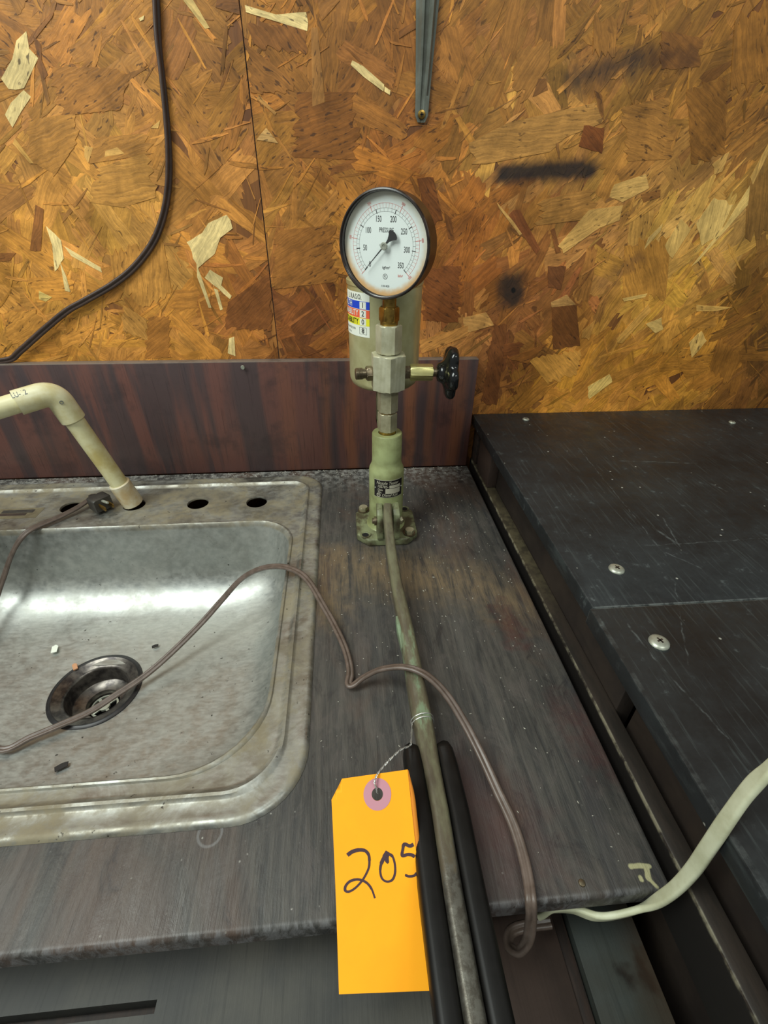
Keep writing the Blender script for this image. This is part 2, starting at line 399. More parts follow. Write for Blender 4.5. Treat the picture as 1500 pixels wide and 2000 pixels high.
# ------------------------------------------------------------------ geometry helpers
WL = {}
def wloc(o):
    return WL[o.name] if o else Vector((0, 0, 0))
def mk(name, geo, mat, parent=None, smooth=35, origin=None, mats=None, mi=None):
    vs_, fs = geo
    vs_ = [Vector(v) for v in vs_]
    if origin is None:
        lo = [min(v[i] for v in vs_) for i in range(3)]; hi = [max(v[i] for v in vs_) for i in range(3)]
        origin = Vector(((lo[0] + hi[0]) / 2, (lo[1] + hi[1]) / 2, (lo[2] + hi[2]) / 2))
    origin = Vector(origin)
    me = bpy.data.meshes.new(name)
    me.from_pydata([v - origin for v in vs_], [], fs)
    for x in (mats or [mat]): me.materials.append(M[x])
    if mi: me.polygons.foreach_set('material_index', mi)
    if smooth:
        me.polygons.foreach_set('use_smooth', [True] * len(me.polygons))
        me.set_sharp_from_angle(angle=R(smooth))
    me.update()
    o = bpy.data.objects.new(name, me); C.objects.link(o)
    o.location = origin - wloc(parent)
    if parent: o.parent = parent
    WL[o.name] = origin
    return o
def empty(name, loc, label=None, cat=None, kind=None, group=None):
    o = bpy.data.objects.new(name, None); C.objects.link(o); o.location = loc; o.empty_display_size = .05
    WL[o.name] = Vector(loc)
    return tag(o, label, cat, kind, group)
def tag(o, label=None, cat=None, kind=None, group=None):
    if label: o['label'] = label
    if cat: o['category'] = cat
    if kind: o['kind'] = kind
    if group: o['group'] = group
    return o
def join(*gs):
    V_, F_ = [], []
    for v, f in gs:
        k = len(V_); V_ += list(v); F_ += [tuple(i + k for i in q) for q in f]
    return V_, F_
def xf(g, mat): return [mat @ Vector(v) for v in g[0]], g[1]
def box(x0, x1, y0, y1, z0, z1, bev=0.0, seg=2):
    bm = bmesh.new()
    bmesh.ops.create_cube(bm, size=1)
    for v in bm.verts: v.co = Vector(((x0 + x1) / 2 + v.co.x * (x1 - x0), (y0 + y1) / 2 + v.co.y * (y1 - y0), (z0 + z1) / 2 + v.co.z * (z1 - z0)))
    if bev: bmesh.ops.bevel(bm, geom=bm.edges[:], offset=bev, segments=seg, affect='EDGES', profile=.5)
    return frombm(bm)
def frombm(bm):
    bm.verts.index_update()
    r = [v.co.copy() for v in bm.verts], [tuple(v.index for v in f.verts) for f in bm.faces]
    bm.free(); return r
def prism(poly, z0, z1, bev=0.0, seg=2):
    bm = bmesh.new()
    a = [bm.verts.new((x, y, z0)) for x, y in poly]; b = [bm.verts.new((x, y, z1)) for x, y in poly]
    n = len(poly)
    bm.faces.new(a[::-1]); bm.faces.new(b)
    for i in range(n): bm.faces.new((a[i], a[(i + 1) % n], b[(i + 1) % n], b[i]))
    bmesh.ops.recalc_face_normals(bm, faces=bm.faces[:])
    if bev: bmesh.ops.bevel(bm, geom=bm.edges[:], offset=bev, segments=seg, affect='EDGES', profile=.5)
    return frombm(bm)
def lathe(prof, n=40, cap0=True, cap1=True):
    V_, F_ = [], []
    for r, z in prof:
        for i in range(n):
            a = 2 * pi * i / n; V_.append((r * cos(a), r * sin(a), z))
    for k in range(len(prof) - 1):
        for i in range(n):
            j = (i + 1) % n
            F_.append((k * n + i, k * n + j, (k + 1) * n + j, (k + 1) * n + i))
    if cap0: F_.append(tuple(range(n - 1, -1, -1)))
    if cap1: F_.append(tuple((len(prof) - 1) * n + i for i in range(n)))
    return V_, F_
def hexagon(flat, z0, z1, rot=0.0, ch=.0012):
    """hex nut body with turned chamfers"""
    rc = flat / math.sqrt(3); n = 48
    V_, F_ = [], []
    def ring(sc, z, round_):
        out = []
        for i in range(n):
            a = 2 * pi * i / n
            hr = (flat / 2) / cos(((a + pi / 6) % (pi / 3)) - pi / 6)
            rr = min(hr, round_) * sc
            out.append((rr * cos(a + rot), rr * sin(a + rot), z))
        return out
    rings = [ring(1, z0, flat / 2 * 1.0), ring(1, z0 + ch, rc), ring(1, z1 - ch, rc), ring(1, z1, flat / 2 * 1.0)]
    for rg in rings: V_ += rg
    for k in range(3):
        for i in range(n): F_.append((k * n + i, k * n + (i + 1) % n, (k + 1) * n + (i + 1) % n, (k + 1) * n + i))
    F_.append(tuple(range(n - 1, -1, -1))); F_.append(tuple(3 * n + i for i in range(n)))
    return V_, F_
def at(g, loc, zdir=(0, 0, 1), xdir=None):
    z = Vector(zdir).normalized()
    x = Vector(xdir) if xdir else (Vector((1, 0, 0)) if abs(z.x) < .9 else Vector((0, 1, 0)))
    x = (x - z * x.dot(z)).normalized(); y = z.cross(x)
    m = Matrix(((x.x, y.x, z.x, loc[0]), (x.y, y.y, z.y, loc[1]), (x.z, y.z, z.z, loc[2]), (0, 0, 0, 1)))
    return xf(g, m)
def smooth_path(pts, sub=8):
    pts = [Vector(p) for p in pts]
    P = [pts[0] * 2 - pts[1]] + pts + [pts[-1] * 2 - pts[-2]]
    out = []
    for i in range(1, len(P) - 2):
        for k in range(sub):
            t = k / sub; a, b, c, d = P[i - 1], P[i], P[i + 1], P[i + 2]
            out.append(.5 * ((2 * b) + (c - a) * t + (2 * a - 5 * b + 4 * c - d) * t * t + (3 * b - a - 3 * c + d) * t ** 3))
    out.append(pts[-1]); return out
def sweep(path, prof, side=None, scale=None, twist=None):
    """prof: list of (s,t) offsets; side: preferred side vector; scale: per-point multiplier or (ms, mt)"""
    n = len(prof); V_, F_ = [], []
    S = None
    for i, p in enumerate(path):
        t = (path[min(i + 1, len(path) - 1)] - path[max(i - 1, 0)])
        t = t.normalized() if t.length > 1e-9 else Vector((0, -1, 0))
        if side is not None: S0 = Vector(side)
        else: S0 = S if S is not None else (t.cross(Vector((0, 0, 1))) if abs(t.z) < .95 else Vector((1, 0, 0)))
        S = (S0 - t * S0.dot(t)).normalized(); U = S.cross(t)
        a = twist[i] if twist else 0.0
        s2 = S * cos(a) + U * sin(a); u2 = -S * sin(a) + U * cos(a)
        sc = scale[i] if scale else 1.0
        ms, mt = sc if isinstance(sc, tuple) else (sc, sc)
        for q in prof: V_.append(p + s2 * (q[0] * ms) + u2 * (q[1] * mt))
    for k in range(len(path) - 1):
        for i in range(n):
            j = (i + 1) % n
            F_.append((k * n + i, k * n + j, (k + 1) * n + j, (k + 1) * n + i))
    F_.append(tuple(range(n - 1, -1, -1))); F_.append(tuple((len(path) - 1) * n + i for i in range(n)))
    return V_, F_
def circ(r, n=12): return [(r * cos(2 * pi * i / n), r * sin(2 * pi * i / n)) for i in range(n)]
def twin(r, off, n=9):
    """outline of a flat two-core cord"""
    o = []
    a0 = math.acos(min(.98, (off * .9) / r))
    for i in range(n):
        a = -(pi - a0) + 2 * (pi - a0) * i / (n - 1); o.append((off + r * cos(a), r * sin(a)))
    for i in range(n):
        a = a0 + 2 * (pi - a0) * i / (n - 1); o.append((-off + r * cos(a), r * sin(a)))
    return o
def rrect(w, h, r, n=4):
    o = []
    for cx_, cy_, a0 in ((w - r, h - r, 0), (-w + r, h - r, pi / 2), (-w + r, -h + r, pi), (w - r, -h + r, 3 * pi / 2)):
        for i in range(n + 1):
            a = a0 + pi / 2 * i / n; o.append((cx_ + r * cos(a), cy_ + r * sin(a)))
    return o
def textgeo(s, size, sx=1.0, align='CENTER', shear=0.0, bold=0.012):
    cu_ = bpy.data.curves.new('t', 'FONT'); cu_.body = s; cu_.size = size; cu_.align_x = align; cu_.align_y = 'CENTER'; cu_.shear = shear
    cu_.resolution_u = 3; cu_.offset = size * bold
    ob = bpy.data.objects.new('t', cu_); C.objects.link(ob)
    dg = bpy.context.evaluated_depsgraph_get()
    me = bpy.data.meshes.new_from_object(ob.evaluated_get(dg))
    g = [Vector((v.co.x * sx, v.co.y, 0)) for v in me.vertices], [tuple(p.vertices) for p in me.polygons]
    bpy.data.objects.remove(ob); bpy.data.curves.remove(cu_); bpy.data.meshes.remove(me)
    return g
def ribbon(pts, w):
    """flat stroke in the xy plane; w constant or list"""
    V_, F_ = [], []
    for i, p in enumerate(pts):
        t = (Vector(pts[min(i + 1, len(pts) - 1)]) - Vector(pts[max(i - 1, 0)])).normalized()
        nrm = Vector((-t.y, t.x, 0)); ww = (w[i] if isinstance(w, list) else w) / 2
        V_ += [Vector(p) + nrm * ww, Vector(p) - nrm * ww]
    for i in range(len(pts) - 1): F_.append((2 * i, 2 * i + 1, 2 * i + 3, 2 * i + 2))
    return V_, F_

# ------------------------------------------------------------------ setting: wall and floor
wall = empty('wall_back', (0, WALLY, 0), 'oriented strand board wall behind the counter', None, 'structure')
SEAM = -0.1085
mk('osb_panel', box(-1.3, SEAM - .0007, WALLY, WALLY + .012, -.9, 1.4), 'osb', wall, 0)
mk('osb_panel', box(SEAM + .0007, 1.6, WALLY, WALLY + .012, -.9, 1.4), 'osb', wall, 0)
fl = mk('floor', box(-1.6, 1.9, -1.4, .9, -.95, -.9), 'floor', None, 0); tag(fl, 'grey concrete floor below the counters', None, 'structure')

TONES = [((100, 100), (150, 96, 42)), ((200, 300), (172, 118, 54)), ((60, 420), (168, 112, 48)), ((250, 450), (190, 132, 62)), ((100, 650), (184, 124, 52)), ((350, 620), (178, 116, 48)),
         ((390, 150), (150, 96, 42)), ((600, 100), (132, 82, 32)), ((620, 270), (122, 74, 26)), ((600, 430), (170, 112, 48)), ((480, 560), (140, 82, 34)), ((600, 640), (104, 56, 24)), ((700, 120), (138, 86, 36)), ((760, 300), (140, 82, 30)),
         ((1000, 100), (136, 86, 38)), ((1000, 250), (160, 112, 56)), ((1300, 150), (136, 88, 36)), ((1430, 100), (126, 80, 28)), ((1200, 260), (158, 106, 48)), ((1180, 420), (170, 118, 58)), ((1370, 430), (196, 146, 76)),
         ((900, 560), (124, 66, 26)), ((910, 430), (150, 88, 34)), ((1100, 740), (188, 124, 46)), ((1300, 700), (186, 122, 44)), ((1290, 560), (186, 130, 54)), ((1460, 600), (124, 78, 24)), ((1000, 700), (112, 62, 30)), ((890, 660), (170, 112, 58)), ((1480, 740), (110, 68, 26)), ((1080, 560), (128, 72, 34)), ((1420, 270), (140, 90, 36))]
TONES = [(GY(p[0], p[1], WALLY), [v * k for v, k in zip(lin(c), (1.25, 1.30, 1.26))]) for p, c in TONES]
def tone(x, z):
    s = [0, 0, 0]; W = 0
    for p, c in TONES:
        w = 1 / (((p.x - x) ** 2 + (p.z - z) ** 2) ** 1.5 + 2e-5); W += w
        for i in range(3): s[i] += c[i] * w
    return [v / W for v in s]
def clip(poly, sgn):
    out = []; lim = SEAM + sgn * .0008
    ins = lambda p: (p[0] - lim) * sgn >= 0
    for i in range(len(poly)):
        a, b = poly[i], poly[(i + 1) % len(poly)]
        if ins(a): out.append(a)
        if ins(a) != ins(b):
            t = (lim - a[0]) / (b[0] - a[0]); out.append((lim, a[1] + (b[1] - a[1]) * t))
    return out
strands = []   # (poly [(x,z)], angle, colour, height, area)
def add_strand(poly, ang, col, h):
    cxm = sum(p[0] for p in poly) / len(poly)
    poly = clip(poly, 1 if cxm > SEAM else -1)
    if len(poly) < 3: return
    ar = abs(sum(poly[i][0] * poly[(i + 1) % len(poly)][1] - poly[(i + 1) % len(poly)][0] * poly[i][1] for i in range(len(poly)))) / 2
    strands.append((poly, ang, col, h, ar))
NS = 2900
def ragged(x, z, L, W, ang):
    hw, hl = W / 2, L / 2; ne = random.randint(5, 9) if W > .01 else 3
    sk1, sk2 = random.uniform(-.5, .5), random.uniform(-.5, .5)
    tp = random.uniform(.45, 1.0) if W > .01 else random.uniform(.1, .6); tq = 1.0 if W > .01 else random.uniform(.1, .8); out = []
    for i in range(ne):
        q = -1 + 2 * i / (ne - 1); out.append((hl + q * hw * sk1 + random.uniform(-.42, .08) * L * .5 * random.random(), q * hw * tp))
    for k in (.45, 0, -.45): out.append((hl * k, hw * (1 + (tp - 1) * (k + 1) / 2) + random.uniform(-.08, .08) * W))
    for i in range(ne):
        q = 1 - 2 * i / (ne - 1); out.append((-hl + q * hw * sk2 + random.uniform(-.08, .42) * L * .5 * random.random(), q * hw * tq))
    for k in (-.45, 0, .45): out.append((hl * k, -hw * (1 + (tp - 1) * (k + 1) / 2) + random.uniform(-.08, .08) * W))
    return [(x + p[0] * cos(ang) - p[1] * sin(ang), z + p[0] * sin(ang) + p[1] * cos(ang)) for p in out]
for k in range(NS):
    x = random.uniform(-.72, 1.0); z = random.uniform(.04, .74); q = random.random()
    t = k / NS
    if t < .36: L, W = random.uniform(.07, .15), random.uniform(.020, .055)
    elif t < .60: L, W = random.uniform(.05, .11), random.uniform(.010, .034)
    else: L, W = random.uniform(.018, .065), random.uniform(.0016, .0075)
    base = random.choice((.5, .6, 0, 1.35, -.55, .4)) * pi / 2 if x < .15 else random.choice((.62, .5, .55, .35, .8, -.6)) * pi / 2
    ang = base + random.gauss(0, .30)
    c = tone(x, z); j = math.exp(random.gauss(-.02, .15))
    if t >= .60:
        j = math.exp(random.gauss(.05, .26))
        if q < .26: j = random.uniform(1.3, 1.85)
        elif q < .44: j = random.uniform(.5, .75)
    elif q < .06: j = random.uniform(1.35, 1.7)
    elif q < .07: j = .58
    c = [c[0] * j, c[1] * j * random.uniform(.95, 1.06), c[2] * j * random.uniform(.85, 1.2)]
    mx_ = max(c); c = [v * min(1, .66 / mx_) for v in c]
    if c[1] > c[0] * .72: c[1] = c[0] * .72
    if c[2] < c[0] * .05: c[2] = c[0] * .05
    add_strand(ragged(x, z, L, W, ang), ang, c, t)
def hand(pts, col, ang=None, off=(0, 0), sc=.5, soft=False):
    w = [GY(off[0] + p[0] * sc, off[1] + p[1] * sc, WALLY) for p in pts]
    raw = [(p.x, p.z) for p in w]
    if ang is None:
        best = max(((a, b) for a in raw for b in raw), key=lambda ab: (ab[0][0] - ab[1][0]) ** 2 + (ab[0][1] - ab[1][1]) ** 2)
        ang = math.atan2(best[1][1] - best[0][1], best[1][0] - best[0][0])
        if soft: ang += random.uniform(-.5, .5)
    poly = []; gx, gz = cos(ang), sin(ang)
    for i in range(len(w)):
        p, q = w[i], w[(i + 1) % len(w)]; dv = q - p; nn = max(1, int(dv.length / (.004 if soft else .007)))
        across = abs(-dv.x * gz + dv.z * gx) / max(dv.length, 1e-6)
        for k in range(nn):
            r_ = p.lerp(q, k / nn); jt = (.0006 + (.0085 if soft else .0028) * across ** 2) if k else .001
            j_ = random.uniform(-jt, jt); poly.append((r_.x + gx * j_, r_.z + gz * j_))
    cc = list(lin(col))[:3]
    if not soft and max(cc) < .2:
        t_ = tone(sum(p.x for p in w) / len(w), sum(p.z for p in w) / len(w)); cc = [v * .65 + u * .35 for v, u in zip(cc, t_)]
    if soft:
        t_ = tone(sum(p.x for p in w) / len(w), sum(p.z for p in w) / len(w)); cc = [v * .5 + u * .5 for v, u in zip(cc, t_)]
    add_strand(poly, ang, cc, (1.0 if soft else 1.05) + random.uniform(.005, .05))
CR, TAN, DK, RD, GO = (226, 198, 138), (196, 146, 82), (92, 52, 26), (104, 50, 26), (200, 142, 68)
# broad pieces
for pts, col in [([(560, 600), (612, 770), (480, 810), (350, 790), (395, 650)], (186, 132, 62)), ([(110, 470), (290, 440), (300, 560), (210, 690), (120, 620)], (176, 120, 52)),
                 ([(640, 950), (670, 1140), (560, 1200), (440, 1080), (430, 990)], (184, 128, 58)), ([(370, 540), (560, 520), (600, 600), (350, 640)], (150, 98, 42)),
                 ([(190, 260), (420, 265), (510, 290), (470, 430), (240, 450)], (148, 94, 38)), ([(1160, 360), (1390, 360), (1400, 625), (1150, 615)], (118, 68, 24)),
                 ([(960, 170), (1140, 310), (1150, 360), (980, 360)], (134, 86, 36)), ([(965, 90), (1190, 90), (1200, 210), (990, 180)], (112, 66, 28)),
                 ([(890, 1180), (1060, 1060), (1060, 1290), (880, 1280)], (96, 52, 24)), ([(1080, 900), (1300, 880), (1310, 1100), (1070, 1130)], (128, 76, 32)),
                 ([(400, 1035), (455, 1050), (480, 1170), (410, 1190)], (160, 104, 40)), ([(575, 1240), (660, 1235), (665, 1395), (570, 1400)], (140, 84, 34)),
                 ([(20, 1220), (140, 1210), (240, 1290), (120, 1370), (30, 1330)], (190, 130, 58)), ([(480, 1190), (580, 1250), (570, 1330), (480, 1290)], (206, 152, 80))]:
    hand(pts, col, soft=True)
for pts, col in [([(330, 560), (480, 480), (830, 400), (852, 480), (700, 540), (650, 592), (400, 640), (340, 640)], (168, 120, 62)), ([(520, 200), (640, 160), (640, 260), (560, 385), (500, 340)], (158, 108, 50)),
                 ([(1370, 80), (1500, 20), (1500, 330), (1350, 350)], (150, 98, 38)), ([(1180, 360), (1340, 300), (1330, 600), (1200, 640)], (128, 80, 26)), ([(820, 60), (910, 90), (900, 220), (815, 215)], (152, 100, 42)),
                 ([(930, 420), (1110, 380), (1120, 620), (950, 630)], (160, 108, 50)), ([(620, 780), (800, 740), (840, 850), (600, 880)], (178, 124, 60)), ([(940, 960), (1120, 920), (1100, 1160), (930, 1170)], (168, 108, 42)),
                 ([(560, 1400), (770, 1365), (755, 1455), (640, 1500)], (206, 150, 74)), ([(1310, 1320), (1400, 1390), (1340, 1500), (1270, 1430)], (150, 96, 36)), ([(1080, 120), (1240, 150), (1230, 260), (1080, 270)], (112, 66, 30)),
                 ([(160, 1050), (300, 1040), (290, 1260), (150, 1250)], (100, 52, 24)), ([(430, 1260), (480, 1270), (440, 1580), (380, 1570)], (104, 58, 26)), ([(1420, 700), (1500, 660), (1500, 900), (1410, 930)], (104, 62, 20))]:
    hand(pts, col, None, (750, 0), soft=True)
# small pale and dark flakes
for pts, col in [([(105, 120), (115, 190), (150, 230), (95, 345), (35, 345), (5, 310), (50, 230), (65, 160)], CR), ([(95, 350), (122, 380), (85, 435), (50, 500), (20, 450), (45, 400)], CR), ([(715, 0), (755, 0), (820, 110), (800, 112)], (210, 176, 110)),
                 ([(955, 20), (1080, 58), (1195, 48), (1200, 122), (1090, 88), (960, 48)], CR), ([(1375, 235), (1420, 260), (1500, 330), (1500, 360), (1420, 300), (1370, 255)], CR), ([(885, 840), (910, 890), (860, 930), (840, 990), (775, 1045), (730, 945), (790, 910), (815, 870)], CR),
                 ([(820, 1052), (872, 1085), (865, 1115), (905, 1155), (900, 1170), (850, 1125), (800, 1085)], CR), ([(768, 1030), (790, 1090), (826, 1200), (815, 1200), (770, 1080)], CR), ([(180, 880), (215, 915), (240, 940), (250, 1010), (215, 1060), (205, 960)], CR),
                 ([(235, 1020), (260, 1080), (276, 1140), (255, 1135)], CR), ([(250, 960), (395, 1045), (400, 1065), (280, 1000)], CR), ([(835, 1125), (850, 1130), (872, 1210), (860, 1210)], CR), ([(140, 800), (172, 815), (160, 980), (118, 975)], RD), ([(130, 140), (160, 170), (165, 240), (188, 290), (170, 315), (145, 260), (150, 225)], (96, 54, 26)),
                 ([(0, 990), (62, 988), (40, 1018), (0, 1022)], RD), ([(330, 570), (365, 575), (345, 640), (330, 610)], (206, 156, 84)), ([(545, 70), (565, 60), (562, 78), (548, 84)], CR), ([(155, 1135), (205, 1160), (180, 1178), (155, 1168)], (224, 190, 110)),
                 ([(410, 590), (460, 575), (490, 600), (412, 612)], (206, 156, 84)), ([(895, 1320), (915, 1315), (920, 1390), (890, 1380)], CR), ([(1040, 500), (1085, 560), (1000, 545)], (198, 152, 92)), ([(1010, 370), (1080, 440), (1075, 450), (1000, 385)], (180, 128, 66)),
                 ([(60, 540), (135, 640), (120, 640), (50, 560)], (200, 150, 76)), ([(590, 500), (628, 468), (620, 500)], (214, 166, 92)), ([(850, 0), (990, 0), (940, 60), (840, 30)], (88, 50, 24)), ([(1240, 0), (1330, 0), (1260, 80), (1250, 60)], (150, 98, 44)), ([(1215, 110), (1240, 105), (1270, 400), (1220, 420)], (156, 106, 52))]:
    hand(pts, col)
for pts, col in [([(1290, 770), (1362, 800), (1300, 930), (1240, 960), (1218, 870)], (216, 176, 104)), ([(1430, 720), (1420, 800), (1225, 1022), (1200, 1040), (1330, 880)], (222, 182, 108)), ([(1160, 850), (1195, 900), (1125, 1010), (1095, 960)], (214, 170, 96)), ([(1030, 930), (1090, 870), (1080, 900), (1015, 975)], (216, 174, 104)),
                 ([(440, 790), (545, 910), (530, 920), (450, 815)], (206, 156, 88)), ([(505, 820), (530, 820), (608, 970), (595, 995), (488, 840)], (118, 54, 30)), ([(655, 1195), (750, 1190), (765, 1350), (660, 1365)], (92, 46, 22)), ([(795, 1510), (880, 1460), (892, 1490), (800, 1560)], (228, 188, 108)),
                 ([(1020, 1265), (1085, 1240), (1090, 1285), (1060, 1302)], (222, 180, 106)), ([(905, 1325), (1030, 1190), (1042, 1215), (930, 1340)], (206, 150, 72)), ([(800, 820), (935, 800), (920, 860), (840, 890), (700, 990), (680, 960)], (206, 158, 88)), ([(900, 720), (1020, 680), (1035, 735), (930, 790), (880, 770)], (208, 162, 92)),
                 ([(1280, 640), (1350, 590), (1320, 670), (1290, 680)], (200, 152, 82)), ([(1430, 690), (1500, 560), (1500, 600), (1440, 720)], (206, 158, 86)), ([(600, 310), (630, 310), (640, 350), (580, 378)], (96, 54, 26)), ([(60, 120), (125, 80), (125, 110), (60, 150)], (104, 62, 28)), ([(0, 335), (24, 352), (22, 372), (0, 356)], CR),
                 ([(820, 350), (850, 370), (860, 480), (840, 440)], (112, 66, 30)), ([(780, 490), (860, 500), (850, 600), (760, 570)], (124, 68, 26)), ([(650, 1180), (715, 1150), (750, 1190), (655, 1200)], (190, 140, 80)), ([(775, 1290), (825, 1250), (800, 1330), (770, 1320)], (196, 138, 66)), ([(1190, 1340), (1240, 1290), (1260, 1330), (1200, 1400)], (214, 170, 96)),
                 ([(1220, 1190), (1360, 1200), (1300, 1215), (1220, 1215)], (210, 160, 84)), ([(930, 1165), (1030, 1145), (1020, 1160), (935, 1178)], (220, 176, 100)), ([(650, 900), (665, 890), (690, 985), (670, 990)], (130, 78, 36)), ([(1000, 760), (1080, 740), (1080, 770), (1010, 790)], (150, 98, 46)), ([(640, 1040), (710, 1040), (690, 1130), (640, 1120)], (92, 54, 28)),
                 ([(1150, 1430), (1220, 1400), (1270, 1440), (1180, 1480)], (170, 112, 40)), ([(480, 1400), (640, 1340), (560, 1420)], (150, 92, 38)), ([(310, 1240), (400, 1220), (430, 1270), (320, 1300)], (206, 150, 84)), ([(140, 1330), (330, 1270), (330, 1310), (150, 1380)], (190, 130, 66)), ([(130, 700), (190, 690), (230, 860), (170, 890)], (124, 70, 28)), ([(235, 830), (260, 850), (275, 940), (250, 930)], (88, 50, 22))]:
    hand(pts, col, None, (750, 0))
def strand_mesh(name, items):
    V_, F_, cols, uvs = [], [], [], []
    for poly, ang, col, h, ar in items:
        if sum(poly[i][0] * poly[(i + 1) % len(poly)][1] - poly[(i + 1) % len(poly)][0] * poly[i][1] for i in range(len(poly))) < 0: poly = poly[::-1]
        y1 = WALLY - .00012 - h * .00075; n = len(poly); k = len(V_)
        ou, ov = random.random() * 9, random.random() * 9
        for yy, sh in ((y1, 0), (WALLY + .0004, 0)):
            for p in poly:
                V_.append(Vector((p[0], yy, p[1])))
        F_.append(tuple(k + i for i in range(n)))
        for i in range(n): F_.append((k + (i + 1) % n, k + i, k + n + i, k + n + (i + 1) % n))
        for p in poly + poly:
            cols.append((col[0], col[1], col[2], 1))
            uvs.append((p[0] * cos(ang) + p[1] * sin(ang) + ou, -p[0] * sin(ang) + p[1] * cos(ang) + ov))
    cx_ = sum((v for v in V_), Vector()) / len(V_)
    o = mk(name, (V_, F_), 'strand', wall, 0, cx_)
    me = o.data
    ca = me.color_attributes.new('Col', 'FLOAT_COLOR', 'POINT')
    for i, c in enumerate(cols): ca.data[i].color = c
    uv = me.uv_layers.new(name='UVMap')
    for lp in me.loops: uv.data[lp.index].uv = uvs[lp.vertex_index]
    return o
handset = [s for s in strands if s[3] >= 1.0]
rnd = sorted([s for s in strands if s[3] < 1.0], key=lambda s: -s[4] * (1 + 3 * (s[3] > .5)))
nind = max(0, 296 - len(handset))
for s in handset + rnd[:nind]: strand_mesh('wood_strand', [s])
tag(strand_mesh('strand_layer', rnd[nind:]), None, None, 'stuff')

# ------------------------------------------------------------------ backsplash
bs = mk('backsplash_board', box(-1.0, .2345, .803, .8203, 0.0, .2075, .0012), 'back')
tag(bs, 'dark red streaked wooden backsplash board standing behind the sink', 'backsplash')
nl = GY(475, 716, .803)
mk('nail', at(lathe([(.0012, 0), (.0012, .005), (.0035, .0052), (.003, .0068)], 14), (nl.x, .804, nl.z), (0, -1, 0)), 'zinc', bs)

# ------------------------------------------------------------------ countertop with sink cut-out
def counter_geo():
    ox0, ox1, oy0, oy1 = -1.0, .238, .117, .8028
    ix0, ix1, iy0, iy1 = -.650, -.068, .212, .752
    zt, zb = 0.0, -.020
    bm = bmesh.new()
    def loop(x0, x1, y0, y1, z): return [bm.verts.new(p) for p in ((x0, y0, z), (x1, y0, z), (x1, y1, z), (x0, y1, z))]
    a, b = loop(ox0, ox1, oy0, oy1, zt), loop(ix0, ix1, iy0, iy1, zt)
    c, d = loop(ox0, ox1, oy0, oy1, zb), loop(ix0, ix1, iy0, iy1, zb)
    for i in range(4):
        j = (i + 1) % 4
        bm.faces.new((a[i], a[j], b[j], b[i])); bm.faces.new((c[j], c[i], d[i], d[j]))
        bm.faces.new((a[j], a[i], c[i], c[j])); bm.faces.new((b[i], b[j], d[j], d[i]))
    bm.edges.ensure_lookup_table()
    ed = [e for e in bm.edges if all(v in a for v in e.verts) or {v for v in e.verts} == {a[1], c[1]}]
    bmesh.ops.bevel(bm, geom=ed, offset=.0042, segments=4, affect='EDGES', profile=.5)
    bmesh.ops.recalc_face_normals(bm, faces=bm.faces[:])
    return frombm(bm)
ct = mk('countertop', counter_geo(), 'counter', None, 40)
tag(ct, 'dark stained plywood countertop with worn patches and rounded front edge', 'countertop')
tk = G(1141, 1737, 0)
mk('tack', at(lathe([(.0028, 0), (.0024, .0008), (.001, .0012)], 14), (tk.x, tk.y + .004, 0)), 'brownsteel', ct)

# cabinet that carries the counter, and the lower board in front of it
cab = empty('sink_cabinet', (-.38, .5, -.9), 'dark wooden cabinet carrying the stained countertop and steel sink', 'cabinet')
mk('front_panel', box(-1.0, .225, .150, .168, -.9, -.0202), 'darkwood', cab, 0)
mk('side_panel', box(.207, .225, .168, .800, -.9, -.0202), 'darkwood', cab, 0)
mk('side_panel', box(-1.0, -.982, .168, .800, -.9, -.0202), 'darkwood', cab, 0)
low = empty('lower_shelf', (-.2, .0, -.9), 'low dark shelf of several boards projecting below the countertop front edge', 'shelf')
ZL = -.10
mk('shelf_board', join(box(-1.0, -.168, .108, .149, ZL - .022, ZL), box(-1.0, -.168, -.40, .1000, ZL - .022, ZL), box(-.168, .085, -.40, .149, ZL - .022, ZL)), 'lowdark', low, 0)
mk('shelf_board', box(.0865, .170, -.40, .149, ZL - .022, ZL - .0005, .001), 'lowred', low)
mk('shelf_rail', box(.1712, .1815, -.40, .149, ZL - .030, ZL - .006, .001), 'darkwood', low)
mk('shelf_board', box(.183, .242, -.40, .149, ZL - .022, ZL + .0015, .001), 'lowgreen', low)
mk('cabinet_body', box(-1.0, .242, -.38, .148, -.9, ZL - .031), 'darkwood', low, 0)

# ------------------------------------------------------------------ right-hand cabinet and black tops
rc = empty('side_cabinet', (.6, .45, -.9), 'grimy brown cabinet under the black bench top boards', 'cabinet')
mk('side_panel', box(.264, .282, .262, .8195, -.9, .0805, .001), 'side', rc)
mk('side_panel', box(.272, .290, -.40, .250, -.9, .0805, .001), 'side', rc)
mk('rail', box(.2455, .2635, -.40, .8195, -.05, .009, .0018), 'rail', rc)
mk('spacer_block', box(.2475, .2638, .700, .775, .0095, .0805, .001), 'lowred', rc)
mk('back_post', box(.2475, .2638, .790, .8195, .0095, .0805, .001), 'darkwood', rc)
mk('cabinet_body', box(.291, 1.3, -.38, .8195, -.9, .0805), 'darkwood', rc, 0)
def screwhead(p, r, name, par):
    g = lathe([(r, 0), (r * .96, r * .16), (r * .7, r * .30), (r * .35, r * .36), (.0001, r * .37)], 28, True, False)
    o = mk(name, at(g, p), 'zinc', par, 60)
    s = r * .16
    rec = join(box(-s * 2.2, s * 2.2, -s * .6, s * .6, r * .30, r * .385), box(-s * .6, s * .6, -s * 2.2, s * 2.2, r * .30, r * .385))
    mk('drive_recess', at(rec, p, (0, 0, 1), (1, .4, 0)), 'drain', o, 0)
bt1 = mk('bench_top_board', box(.2400, 1.3, .3165, .8198, .081, .100, .0009), 'black')
